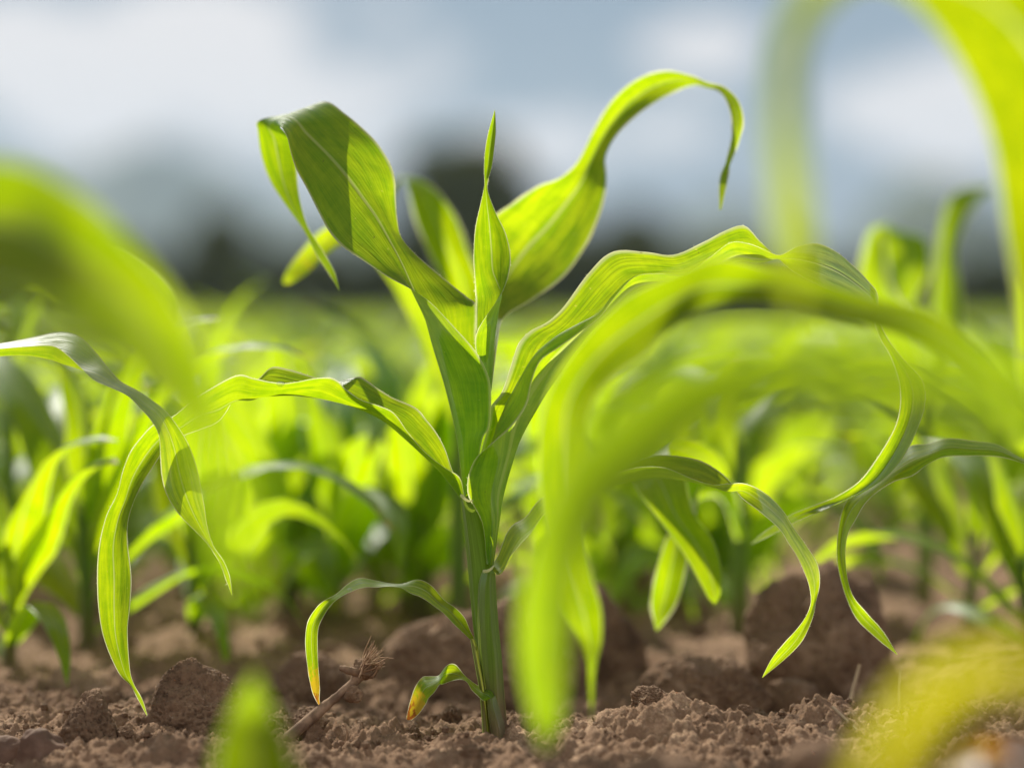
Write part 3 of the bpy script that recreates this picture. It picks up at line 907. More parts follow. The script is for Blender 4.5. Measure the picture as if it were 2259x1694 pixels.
pF = plant_stem_px('maize_plant', -330, 0.05, 0.16, 'maize plant just outside the left edge whose leaf crosses the long drooping one')
F = [
 [(-325, 830, .050), (-325, 845, .05), (-320, 825, .055)],
 [(-240, 790, .035), (-240, 812, .045), (-235, 780, .065)],
 [(-110, 778, .022), (-110, 798, .032), (-105, 768, .055)],
 [(0, 769, .012), (0, 786, .020), (0, 757, .040)],
 [(66, 764, .006), (60, 784, .014), (75, 743, .034)],
 [(116, 763, .000), (110, 793, .010), (133, 733, .028)],
 [(147, 782, -.004), (140, 802, .006), (178, 744, .022)],
 [(178, 811, -.006), (175, 812, .004), (216, 783, .016)],
 [(206, 837, -.008), (216, 824, .000), (239, 812, .010)],
 [(240, 853, -.010), (252, 846, -.002), (266, 841, .006)],
 [(281, 873, -.011), (291, 867, -.004), (301, 860, .004)],
 [(308, 899, -.012), (320, 890, -.005), (333, 881, .002)],
 [(332, 925, -.013), (348, 913, -.007), (363, 905, -.001)],
 [(350, 958, -.014), (368, 944, -.006), (383, 929, -.004)],
 [(354, 1004, -.012), (384, 988, -.004), (409, 968, -.006)],
 [(358, 1053, -.011), (394, 1036, -.003), (429, 1016, -.008)],
 [(371, 1097, -.010), (407, 1084, -.003), (442, 1070, -.009)],
 [(400, 1140, -.009), (426, 1131, -.005), (451, 1122, -.009)],
 [(436, 1176, -.009), (447, 1171, -.007), (458, 1166, -.009)],
 [(463, 1206, -.009), (467, 1206, -.008), (471, 1205, -.009)],
 [(485, 1242, -.009), (489, 1242, -.010), (494, 1240, -.010)],
 [(499, 1279, -.010), (503, 1278, -.010), (507, 1275, -.010)],
 [(511, 1312, -.010), (511, 1312, -.010), (512, 1312, -.010)]]
traced('leaf', F, pF, hairs=50, seed=9)

pJ = plant_stem_px('maize_plant', 2420, 0.03, 0.16, 'maize plant at the right edge, its leaf hanging under the long looped leaf')
J = [st2(*p, b) for *p, b in [
 ((2415, 1075, .03), (2415, 1060, .035), 0),
 ((2335, 1046, .026), (2335, 1030, .036), -.003),
 ((2262, 1023, .022), (2260, 1013, .034), -.004),
 ((2206, 1007, .018), (2201, 981, .032), -.005),
 ((2138, 1005, .016), (2150, 973, .030), -.005),
 ((2084, 1007, .014), (2093, 967, .028), -.005),
 ((2047, 1024, .012), (2049, 979, .028), -.005),
 ((2012, 1049, .012), (2005, 985, .030), -.005),
 ((1975, 1060, .014), (1968, 1022, .030), -.004),
 ((1936, 1084, .016), (1930, 1060, .030), -.003),
 ((1907, 1112, .016), (1894, 1084, .028), -.002),
 ((1887, 1147, .014), (1867, 1106, .026), .001),
 ((1871, 1177, .012), (1852, 1152, .024), .003),
 ((1865, 1217, .010), (1846, 1219, .022), .003),
 ((1869, 1270, .012), (1853, 1270, .022), .002),
 ((1882, 1315, .014), (1870, 1325, .022), 0),
 ((1910, 1350, .018), (1893, 1368, .020), 0),
 ((1946, 1390, .018), (1934, 1407, .016), 0),
 ((1980, 1443, .014), (1979, 1444, .014), 0)]]
traced('leaf', J, pJ, hairs=30, seed=10)

# ------------------------------------------------------------------ foreground plants (out of focus)
pR = plant_stem_px('maize_plant', 2560, -0.36, 0.24, 'blurred foreground maize plant at right whose long leaves arch across the picture')
FG1 = [st2(*p, b) for *p, b in [
 ((2545, 1080, -0.359), (2545, 1010, -0.359), 0.0000),
 ((2400, 1010, -0.324), (2400, 930, -0.324), 0.0014),
 ((2259, 935, -0.291), (2259, 848, -0.291), 0.0014),
 ((2137, 816, -0.281), (2160, 762, -0.281), 0.0014),
 ((2000, 742, -0.271), (2055, 688, -0.271), 0.0014),
 ((1863, 705, -0.260), (1932, 658, -0.260), 0.0014),
 ((1727, 674, -0.249), (1795, 612, -0.249), 0.0021),
 ((1604, 672, -0.239), (1690, 588, -0.239), 0.0028),
 ((1522, 697, -0.240), (1590, 567, -0.240), 0.0035),
 ((1467, 735, -0.235), (1487, 601, -0.235), 0.0035),
 ((1425, 782, -0.235), (1385, 649, -0.235), 0.0035),
 ((1358, 828, -0.235), (1311, 714, -0.235), 0.0035),
 ((1312, 880, -0.225), (1245, 797, -0.225), 0.0035),
 ((1292, 943, -0.220), (1207, 870, -0.220), 0.0035),
 ((1298, 1038, -0.210), (1189, 950, -0.210), 0.0035),
 ((1296, 1115, -0.200), (1187, 1045, -0.200), 0.0035),
 ((1294, 1190, -0.190), (1196, 1145, -0.190), 0.0035),
 ((1309, 1277, -0.180), (1218, 1245, -0.180), 0.0028),
 ((1327, 1346, -0.175), (1244, 1346, -0.175), 0.0021),
 ((1327, 1414, -0.170), (1272, 1402, -0.170), 0.0014),
 ((1316, 1458, -0.170), (1294, 1458, -0.170), 0),
 ((1311, 1500, -0.169), (1298, 1500, -0.169), 0),
 ((1307, 1590, -0.170), (1303, 1590, -0.170), 0)]]
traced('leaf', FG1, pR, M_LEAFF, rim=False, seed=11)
pR2 = plant_stem_px('maize_plant', 3300, -0.72, 0.24, 'very blurred foreground maize plant beyond the right edge, its soft broad leaf crossing the middle')
FG4 = [st2(*p, b) for *p, b in [
 ((3290, 1350, -.72), (3290, 1250, -.72), 0),
 ((2800, 1150, -.73), (2800, 1020, -.73), .004),
 ((2380, 990, -.74), (2380, 850, -.74), .004),
 ((2100, 920, -.74), (2100, 780, -.74), .004),
 ((1900, 900, -.73), (1900, 760, -.73), .004),
 ((1750, 900, -.72), (1727, 752, -.72), .004),
 ((1630, 930, -.70), (1563, 775, -.70), .006),
 ((1530, 990, -.67), (1440, 820, -.67), .008),
 ((1440, 1060, -.63), (1345, 900, -.63), .010),
 ((1350, 1130, -.58), (1255, 1000, -.57), .010),
 ((1290, 1220, -.52), (1195, 1120, -.51), .010),
 ((1268, 1310, -.47), (1160, 1250, -.46), .010),
 ((1255, 1400, -.44), (1142, 1390, -.43), .008),
 ((1248, 1500, -.42), (1152, 1500, -.41), .006),
 ((1238, 1590, -.40), (1174, 1590, -.40), .003),
 ((1215, 1650, -.40), (1195, 1650, -.40), 0)]]
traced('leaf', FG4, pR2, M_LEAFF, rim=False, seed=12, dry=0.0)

FG2 = [st2(*p, b) for *p, b in [
 ((2500, 1250, -.32), (2560, 1250, -.38), .0),
 ((2330, 1050, -.32), (2480, 1050, -.32), .01),
 ((2266, 880, -.32), (2440, 880, -.32), .016),
 ((2246, 700, -.33), (2470, 680, -.33), .02),
 ((2215, 500, -.34), (2460, 450, -.34), .02),
 ((2190, 330, -.36), (2480, 250, -.38), .02),
 ((2140, 190, -.38), (2430, 60, -.41), .018),
 ((2075, 80, -.41), (2290, -70, -.45), .016),
 ((1995, -5, -.47), (2080, -110, -.51), .012),
 ((1920, -35, -.52), (1945, -125, -.54), .010),
 ((1850, -5, -.56), (1830, -80, -.58), .008),
 ((1795, 60, -.59), (1745, 5, -.61), .006),
 ((1768, 150, -.61), (1708, 130, -.62), .004),
 ((1766, 280, -.62), (1700, 280, -.62), .004),
 ((1780, 420, -.61), (1706, 420, -.61), .003),
 ((1795, 540, -.59), (1712, 540, -.59), .003),
 ((1775, 640, -.58), (1735, 640, -.58), 0),
 ((1757, 720, -.58), (1752, 720, -.58), 0)]]
traced('leaf', FG2, pR, M_OLIVE, rim=False, seed=13, label='very blurred leaf arching over the top right corner')

pL = plant_stem_px('maize_plant', -420, -0.42, 0.30, 'blurred foreground maize plant at left with a big soft green leaf across the view')
K1 = [st2(*p, b) for *p, b in [
 ((-415, 640, -0.424), (-405, 600, -0.416), 0),
 ((-280, 600, -0.454), (-270, 440, -0.446), .01),
 ((-120, 620, -0.484), (-90, 360, -0.476), .014),
 ((0, 630, -0.501), (60, 365, -0.489), .016),
 ((90, 655, -0.515), (190, 440, -0.495), .010),
 ((170, 700, -0.512), (300, 545, -0.488), .006),
 ((250, 770, -0.502), (385, 650, -0.478), .004),
 ((330, 850, -0.485), (440, 760, -0.465), .004),
 ((400, 925, -0.471), (470, 865, -0.459), .002),
 ((460, 985, -0.457), (485, 960, -0.453), 0),
 ((490, 1020, -0.450), (493, 1018, -0.450), 0)]]
K4 = [st2(*p, b) for *p, b in [
 ((-415, 700, -.43), (-405, 660, -.42), 0),
 ((-200, 720, -.58), (-190, 640, -.58), .004),
 ((60, 745, -.70), (80, 675, -.70), .006),
 ((240, 795, -.73), (290, 730, -.73), .006),
 ((370, 880, -.74), (435, 825, -.74), .006),
 ((428, 990, -.73), (510, 945, -.73), .006),
 ((450, 1090, -.71), (545, 1070, -.71), .006),
 ((478, 1180, -.69), (560, 1170, -.69), .006),
 ((515, 1270, -.67), (562, 1265, -.67), .002),
 ((545, 1340, -.66), (550, 1340, -.66), 0)]]
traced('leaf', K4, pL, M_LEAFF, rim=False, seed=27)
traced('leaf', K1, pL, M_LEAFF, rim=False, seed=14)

pK = plant_stem_px('maize_plant', 560, -0.50, 0.03, 'small blurred foreground shoot poking up at the bottom left edge', rad=0.004)
K3 = [st2(*p, b) for *p, b in [
 ((450, 2000, -.50), (600, 2000, -.50), 0),
 ((455, 1850, -.48), (655, 1850, -.48), .01),
 ((462, 1740, -.46), (660, 1740, -.46), .012),
 ((480, 1640, -.45), (640, 1650, -.45), .012),
 ((508, 1570, -.44), (610, 1580, -.44), .008),
 ((540, 1515, -.44), (580, 1520, -.44), .003),
 ((562, 1485, -.44), (566, 1485, -.44), 0)]]
traced('leaf', K3, pK, M_LEAFF, rim=False, seed=15)
pY = plant_stem_px('maize_plant', 2480, -0.44, 0.05, 'blurred foreground plant at lower right with a yellowing leaf across the corner', rad=0.004)
Y1 = [st2(*p, b) for *p, b in [
 ((2470, 1640, -.44), (2470, 1580, -.44), 0),
 ((2380, 1575, -.62), (2380, 1450, -.62), .008),
 ((2259, 1545, -.74), (2250, 1425, -.74), .012),
 ((2180, 1560, -.74), (2140, 1440, -.74), .014),
 ((2120, 1610, -.74), (2040, 1485, -.74), .014),
 ((2070, 1670, -.74), (1965, 1570, -.74), .012),
 ((2010, 1740, -.74), (1915, 1660, -.74), .010),
 ((1940, 1800, -.74), (1880, 1750, -.74), .006),
 ((1870, 1850, -.74), (1865, 1846, -.74), 0)]]
traced('leaf', Y1, pY, M_YELLOW, rim=False, seed=16, label='yellowing leaf')
pO = tag(traced('fallen_leaf', [st2(*p, b) for *p, b in [
 ((2060, 1720, -.40), (2080, 1700, -.40), 0), ((2100, 1712, -.41), (2110, 1655, -.40), .004),
 ((2160, 1700, -.42), (2165, 1635, -.41), .005), ((2215, 1690, -.42), (2225, 1650, -.41), .003), ((2260, 1680, -.42), (2262, 1676, -.42), 0)]],
 None, M_YELLOW, rim=False, seed=17, dry=1.9), 'small orange dry leaf scrap on the soil at the bottom right', 'fallen leaf')

# ------------------------------------------------------------------ plants just behind, traced roughly
pB = plant_stem_px('maize_plant', 1012, 0.34, 0.17, 'blurred maize plant directly behind the sharp one with a folded upright leaf', lean=0.0)
traced('leaf', [st2(*p, b) for *p, b in [
 ((1005, 860, .34), (1022, 860, .34), 0), ((1000, 720, .32), (1050, 720, .32), .008),
 ((985, 640, .31), (1062, 640, .31), .012), ((945, 555, .30), (1035, 560, .30), .012),
 ((915, 480, .30), (1005, 480, .30), .010), ((902, 425, .30), (965, 425, .31), .006),
 ((893, 400, .31), (930, 398, .34), .0), ((880, 402, .34), (892, 392, .38), 0),
 ((868, 425, .38), (860, 405, .40), 0), ((862, 470, .40), (856, 470, .40), 0)]], pB, M_LEAFB, rim=True, rim_r=.0006, seed=18)
traced('leaf', [st2(*p, b) for *p, b in [
 ((1005, 960, .34), (1018, 950, .34), 0), ((930, 760, .32), (965, 740, .32), .006),
 ((850, 610, .28), (880, 580, .28), .006), ((775, 535, .25), (785, 490, .25), .004),
 ((720, 560, .23), (715, 505, .23), .003), ((680, 600, .22), (660, 560, .22), .002),
 ((648, 622, .21), (632, 600, .21), 0), ((628, 628, .21), (624, 622, .21), 0)]], pB, M_LEAFB, rim=False, seed=19, dry=0.5, dmax=0.10)
pD = plant_stem_px('maize_plant', 1632, 0.36, 0.12, 'blurred maize plant behind right with a dark shaded leaf hanging to the soil')
traced('leaf', [st2(*p, b) for *p, b in [
 ((1630, 1180, .36), (1640, 1180, .36), 0), ((1560, 1050, .26), (1590, 1010, .26), 0), ((1450, 1000, .18), (1500, 960, .19), 0),
 ((1392, 1040, .13), (1470, 990, .15), .004), ((1408, 1085, .12), (1510, 1050, .13), .004), ((1453, 1145, .12), (1530, 1130, .12), .004),
 ((1506, 1218, .12), (1572, 1189, .12), .004), ((1545, 1285, .12), (1592, 1255, .12), .002),
 ((1562, 1318, .12), (1590, 1305, .12), 0), ((1576, 1332, .12), (1580, 1330, .12), 0)]], pD, M_LEAFB, rim=False, seed=20)
traced('leaf', [st2(*p, b) for *p, b in [
 ((1628, 1200, .36), (1640, 1200, .36), 0), ((1590, 1100, .28), (1620, 1075, .28), 0), ((1530, 1110, .20), (1555, 1060, .20), .004),
 ((1480, 1170, .17), (1530, 1140, .17), .004), ((1452, 1243, .16), (1518, 1226, .16), .004), ((1437, 1320, .16), (1496, 1320, .16), .003),
 ((1442, 1366, .16), (1464, 1372, .16), 0), ((1448, 1390, .16), (1450, 1390, .16), 0)]], pD, M_LEAFB, rim=True, rim_r=.0005, seed=21)
pE = plant_stem_px('maize_plant', 2040, 0.55, 0.16, 'blurred maize plant at right with a folded leaf above the horizon')
traced('leaf', [st2(*p, b) for *p, b in [
 ((2030, 900, .55), (2048, 900, .55), 0), ((1950, 760, .52), (2020, 740, .52), .006), ((1895, 650, .50), (1960, 630, .50), .008),
 ((1905, 555, .50), (1955, 545, .50), .006), ((1930, 500, .50), (1960, 495, .53), .0), ((1990, 510, .54), (1950, 500, .48), 0),
 ((2045, 530, .54), (1952, 540, .47), .004), ((2050, 600, .52), (1965, 610, .47), .004), ((2020, 660, .50), (1985, 660, .48), 0), ((2010, 700, .49), (2004, 700, .49), 0)]], pE, M_LEAFB, rim=True, rim_r=.0009, seed=22)
traced('leaf', [st2(*p, b) for *p, b in [
 ((2034, 900, .55), (2052, 900, .55), 0), ((2048, 760, .55), (2115, 750, .55), .01), ((2058, 660, .56), (2118, 650, .56), .008),
 ((2068, 560, .57), (2105, 560, .57), .006), ((2078, 490, .58), (2128, 490, .58), .006), ((2100, 430, .60), (2160, 440, .60), .004),
 ((2140, 412, .63), (2182, 422, .63), 0), ((2188, 408, .66), (2192, 412, .66), 0)]], pE, M_LEAFB, rim=True, rim_r=.0009, seed=23)
pG = plant_stem_px('maize_plant', 20, 0.45, 0.17, 'blurred maize plant at far left, its lit leaf behind the big dark leaf')
traced('leaf', [st2(*p, b) for *p, b in [
 ((15, 860, .45), (28, 860, .45), 0), ((60, 700, .42), (90, 690, .42), .006), ((140, 610, .36), (160, 570, .36), .008),
 ((230, 600, .30), (235, 552, .30), .006), ((310, 650, .26), (318, 590, .26), .006), ((350, 690, .25), (378, 650, .25), .003),
 ((378, 720, .24), (384, 712, .24), 0)]], pG, M_LEAFB, rim=True, rim_r=.0006, seed=24)
traced('leaf', [st2(*p, b) for *p, b in [
 ((12, 860, .45), (28, 860, .45), 0), ((10, 760, .48), (50, 750, .48), .006), ((20, 690, .52), (60, 680, .5), .006),
 ((50, 650, .60), (70, 630, .56), .0), ((100, 640, .66), (90, 610, .62), 0), ((150, 680, .70), (150, 660, .70), 0)]], pG, M_LEAFB, rim=True, rim_r=.0006, seed=25)

# ------------------------------------------------------------------ generic field plants
def gen_leaf(rg, base_z, az, L, Wd, el0, droop, nseg=12, k=5):
    t = np.linspace(0, 1, nseg)
    el = el0 - droop * t ** 1.6
    ds = L / (nseg - 1)
    az_t = az + rg.uniform(-0.5, 0.5) * t ** 2
    r = np.stack([np.cos(az_t) * np.cos(el), np.sin(az_t) * np.cos(el), np.sin(el)], -1)
    P = np.concatenate([[[0, 0, base_z]], np.array([0, 0, base_z]) + np.cumsum(r[:-1] * ds, 0)])
    wd = Wd * (np.clip(0.28 + t * 2.6, 0, 1)) * (1 - t ** 2.2) ** 0.85 + 0.0004
    tw = rg.uniform(-1.1, 1.1) * t ** 1.5 + rg.uniform(-.3, .3)
    ph = rg.uniform(0, 6)
    V = []
    for i in range(nseg):
        T = r[i]; side = np.array([-math.sin(az_t[i]), math.cos(az_t[i]), 0.0])
        nrm = np.cross(T, side); nrm *= np.sign(nrm[2] + 1e-6) if abs(nrm[2]) > 1e-3 else 1
        nrm = np.cross(T, side) * -1
        s = side * math.cos(tw[i]) + nrm * math.sin(tw[i]); nn = np.cross(s, T)
        for j in range(k):
            q = (j / (k - 1)) * 2 - 1
            fold = 0.45 * (1 - t[i] * 0.7)
            wv = 0.10 * math.sin(ph + t[i] * 13 + (2 if q > 0 else 0)) * abs(q)
            V.append(P[i] + s * q * wd[i] / 2 + nn * (abs(q) * fold * 0.5 + wv) * wd[i])
    uv = np.stack([np.tile(np.linspace(0, 1, k), nseg), np.repeat(t * L * 10, k)], -1)
    return np.array(V), grid_faces(nseg, k), uv, np.repeat(np.clip((t - 0.9) / 0.1, 0, 1) * rg.uniform(0, .5), k)


def gen_plant(seed, H):
    """list of (part name, V, Q, uv, dry)"""
    rg = np.random.default_rng(seed)
    parts = []
    t = np.linspace(0, 1, 8); sh = 0.44 * H
    P = np.stack([0.01 * rg.uniform(-1, 1) * t ** 2, 0.01 * rg.uniform(-1, 1) * t ** 2, -0.012 + (sh + 0.012) * t], -1)
    V, Q = tube_np(P, 0.0058 * (1.1 - 0.6 * t), 8)
    parts.append(('stem', V, Q, np.stack([np.tile(np.arange(8) / 8, 8), np.repeat(t, 8)], -1), None))
    plane = rg.uniform(0, 6.28); nl = int(rg.integers(7, 10))
    for i in range(nl):
        f = i / (nl - 1)
        az = plane + (math.pi if i % 2 else 0) + rg.uniform(-.45, .45)
        L = H * (0.62 + 0.62 * math.sin(math.pi * (0.15 + 0.75 * f))) * rg.uniform(.85, 1.15)
        Wd = 0.016 + 0.021 * math.sin(math.pi * (0.1 + 0.75 * f)) * rg.uniform(.8, 1.2)
        el0 = math.radians(35 + 50 * f + rg.uniform(-8, 8)); dr = math.radians(rg.uniform(85, 150) * (1 - 0.45 * f ** 2))
        if i == nl - 1: el0 = math.radians(84); dr = math.radians(rg.uniform(5, 60)); L *= 0.62
        zb = sh * (0.10 + 0.88 * f)
        parts.append(('leaf',) + gen_leaf(rg, zb, az, L, Wd, el0, dr))
    return parts


PROTO = []
for i in range(9):
    H = (0.205, 0.185, 0.215, 0.20, 0.175, 0.22, 0.19, 0.20, 0.17)[i]
    PROTO.append([(n, mesh_np('field_' + n, V, quads=Q, uv=uv, dry=dr if dr is not None else None, mats=[M_STEMB if n == 'stem' else M_LEAFB]), (V, Q, uv, dr)) for n, V, Q, uv, dr in gen_plant(100 + i, H)])

spots = []
rg = np.random.default_rng(5)
d = 1.93
while d < 40:
    half = 0.185 * d + 0.22
    x = -half + rg.uniform(0, 0.2)
    while x < half:
        spots.append((x + rg.uniform(-.05, .05), d - FOCUS + rg.uniform(-.10, .10)))
        x += rg.uniform(0.075, 0.14) * (1 if d < 7 else 2.0)
    d += 0.25 if d < 7 else 0.6
spots += [(W(px, 0, dy)[0], dy) for px, dy in ((2140, .40), (1850, .50), (55, .34), (330, .44), (640, .50), (830, .62), (1240, .58), (1470, .60), (1715, .46), (480, .55), (190, .50), (940, .50), (2230, .56), (-60, .42), (740, .46), (120, .60), (560, .62), (1600, .56), (1960, .62), (260, .66), (400, .70), (20, .24), (195, .30), (430, .34), (640, .38), (2010, .36), (2270, .28), (1480, .46), (1850, .36))]
spots.sort(key=lambda p: p[1])
# keep the space of the individually built plants free
placed = [(pB.location.x, .34), (pD.location.x, .36), (pE.location.x, .55), (pG.location.x, .45)]
spots = [s for s in spots if all(math.hypot(s[0] - q[0], s[1] - q[1]) > 0.12 for q in placed)]
NEAR = spots[:285]; FAR = spots[285:]
rg2 = np.random.default_rng(12)
d = 1.9
while d < 30:      # the field goes on to both sides of the view
    half = 0.185 * d + 0.30
    for sgn in (-1, 1):
        x = half + 0.12 + rg2.uniform(0, .2)
        while x < half * 1.2 + 1.2:
            FAR.append((sgn * x, d - FOCUS + rg2.uniform(-.1, .1))); x += rg2.uniform(.12, .22) * (1 if d < 7 else 2.0)
    d += 0.30 if d < 7 else 0.7
LBL = 'blurred young maize plant in the sunlit field behind the sharp plant'
for (x, y) in NEAR:
    pr = PROTO[int(rg.integers(0, len(PROTO)))]
    e = empty('maize_plant', (x, y, ground_at(x, y)), LBL, 'maize plant', 'maize plants in the blurred rows behind', rz=rg.uniform(0, 6.28))
    s = rg.uniform(0.66, 0.92) * (1.12 if y < 0.75 else 1); e.scale = (s, s, s)
    for n, me, _ in pr:
        c = bpy.data.objects.new(n, me); COL.objects.link(c); c.parent = e


def far_field():
    VV, QQ, UU, DD, MI = [], [], [], [], []; off = 0
    rg = np.random.default_rng(8)
    for (x, y) in FAR:
        pr = PROTO[int(rg.integers(0, len(PROTO)))]
        a = rg.uniform(0, 6.28); c_, s_ = math.cos(a), math.sin(a); sc = rg.uniform(.62, .82)
        for n, me, (V, Q, uv, dr) in pr:
            P = V * sc
            P = np.stack([P[:, 0] * c_ - P[:, 1] * s_ + x, P[:, 0] * s_ + P[:, 1] * c_ + y, P[:, 2]], -1)
            VV.append(P); QQ.append(Q + off); off += len(P); UU.append(uv)
            DD.append(dr if dr is not None else np.zeros(len(P))); MI.append(np.full(len(Q), 0 if n == 'leaf' else 1))
    me = mesh_np('maize_field', np.concatenate(VV), quads=np.concatenate(QQ), uv=np.concatenate(UU), dry=np.concatenate(DD), mats=[M_LEAFB, M_STEMB], mi=np.concatenate(MI))
    tag(link('maize_field', me), 'far part of the maize field reaching back to the trees', 'maize field', kind='stuff')


far_field()

# ------------------------------------------------------------------ dead stalk with roots
stub = empty('dead_stalk', W(700, 1575, 0), 'dead broken stalk with a frayed root tuft leaning over the soil', 'dead stalk')
o0 = np.array(stub.location)
P = cr(np.array([W(600, 1662, -.012), W(640, 1624, -.008), (W(700, 1572, -.003)), W(750, 1530, 0), W(780, 1505, .002), W(795, 1482, .004), W(812, 1462, .005)]), 8)
n = len(P); t = np.linspace(0, 1, n)
R = 0.0023 + 0.0004 * np.sin(t * 9) + 0.0017 * np.exp(-((t - 0.86) / 0.1) ** 2) + 0.0004 * RNG.random(n)
V, Q = tube_np(P, R, 14)
dn = fbm(V[:, 0] * 500, V[:, 1] * 500, V[:, 2] * 160, 4, 3)
V = V + np.stack([dn * .0005, dn * .0005, dn * .0005], -1)
link('stalk', mesh_np('stalk', V - o0, quads=Q, mats=[M_STUB]), stub)
P = cr(np.array([W(795, 1482, .002), W(775, 1480, .0), W(760, 1475, -.001), W(749, 1473, -.001)]), 6)
V, Q = tube_np(P, np.linspace(.0022, .0011, len(P)) + .0004 * RNG.random(len(P)), 10)
V = V + (RNG.random(V.shape) - .5) * .0004
link('side_shoot', mesh_np('side_shoot', V - o0, quads=Q, mats=[M_STUB]), stub)
VV, QQ = [], []; off = 0
for i in range(90):
    a = RNG.uniform(0, 1)
    b = np.array(W(790 + 26 * a * RNG.random() + 8 * RNG.random(), 1496 - 30 * RNG.random(), .003 + .004 * RNG.normal()))
    tip = np.array(W(826 + 34 * a + 7 * RNG.normal(), 1404 + 66 * a ** 1.4 + 6 * RNG.normal(), .004 + .009 * RNG.normal()))
    tip = b + (tip - b) * RNG.uniform(.45, 1.0)
    mid = (b + tip) / 2 + RNG.normal(size=3) * .0011
    V, Q = tube_np(cr(np.array([b, mid, tip]), 5), np.linspace(.00040, .00014, 11) * RNG.uniform(.6, 1.3), 4)
    VV.append(V); QQ.append(Q + off); off += len(V)
link('root_tuft', mesh_np('root_tuft', np.concatenate(VV) - o0, quads=np.concatenate(QQ), mats=[M_ROOT]), stub)
V, T = clod_mesh((.0062, .005, .0055), 41, 5)
link('soil_lump', mesh_np('soil_lump', V + np.array(W(806, 1476, .004)) - o0, tris=T, mats=[M_CLOD]), stub)
V, T = clod_mesh((.005, .004, .0045), 42, 5)
link('soil_lump', mesh_np('soil_lump', V + np.array(W(776, 1530, .001)) - o0, tris=T, mats=[M_CLOD]), stub)


def stick(name, pts, r, label, mat=M_STRAW, cat='straw', group=None):
    P = cr(np.array([W(*p) for p in pts]), 6)
    V, Q = tube_np(P, r * np.linspace(1, .7, len(P)), 6)
    c = P.mean(0)
    return tag(link(name, mesh_np(name, V - c, quads=Q, mats=[mat]), loc=c), label, cat, group)


stick('straw', [(1868, 1585, .07), (1880, 1530, .07), (1897, 1465, .07)], .0011, 'blurred straw standing in front of the large dark block of earth')
stick('straw', [(1985, 1590, .04), (1984, 1520, .04), (1987, 1475, .04)], .0007, 'thin upright stem right of the large dark block of earth')
stick('straw', [(1835, 1558, -.02), (1880, 1600, -.025), (1925, 1645, -.03)], .0008, 'pale straw lying slantwise down the soil ridge on the right')
stick('straw', [(690, 1683, -.03), (760, 1674, -.03), (845, 1668, -.03)], .0009, 'pale flat straw lying on the soil in front of the dead stalk')
stick('root_fibre', [(762, 1640, 0), (766, 1615, 0), (760, 1595, 0)], .00035, 'thin reddish root fibre standing up beside the dead stalk', M_ROOT, 'root fibre')
stick('root_fibre', [(1506, 1570, -.012), (1520, 1562, -.012), (1532, 1572, -.012)], .0002, 'fine looped root fibre right of the soil peak', M_ROOT, 'root fibre')
stick('root_fibre', [(1232, 1606, -.01), (1228, 1592, -.01), (1240, 1584, -.01)], .0003, 'short curled fibre on the ridge right of the stem', M_ROOT, 'root fibre')
stick('root_fibre', [(1300, 1600, -.01), (1310, 1590, -.01), (1306, 1580, -.01)], .0003, 'short fibre below the thin blurred leaf tip', M_ROOT, 'root fibre')
stick('straw', [(230, 1672, -.04), (262, 1655, -.04), (300, 1650, -.04)], .0006, 'pale straw at the foot of the pointed cone of earth')

# water drops
m, nt = nt_new('water'); g = N(nt)
tp = g('ShaderNodeBsdfTransparent'); tp.inputs[0].default_value = (0.96, 0.98, 0.96, 1)
gs = g('ShaderNodeBsdfGlossy'); gs.inputs['Roughness'].default_value = 0.06
lw = g('ShaderNodeLayerWeight'); lw.inputs[0].default_value = 0.35
b = g('ShaderNodeMixShader'); g.l(lw.outputs[1], b.inputs[0]); g.l(tp.outputs[0], b.inputs[1]); g.l(gs.outputs[0], b.inputs[2])
o_ = g('ShaderNodeOutputMaterial'); g.l(b.outputs[0], o_.inputs[0]); M_WATER = m
for (px, py, dy, r, lb) in ((619, 847, -.0145, .0020, 'water drop on the edge of the long lower left leaf'), (772, 1300, -.006, .0012, 'water drop on the small lower left leaf near its bend')):
    V, T = ICO[5]
    tag(link('water_drop', mesh_np('water_drop', V * (r, r * .6, r * .55), tris=T, mats=[M_WATER]), loc=W(px, py, dy)), lb, 'water drop')

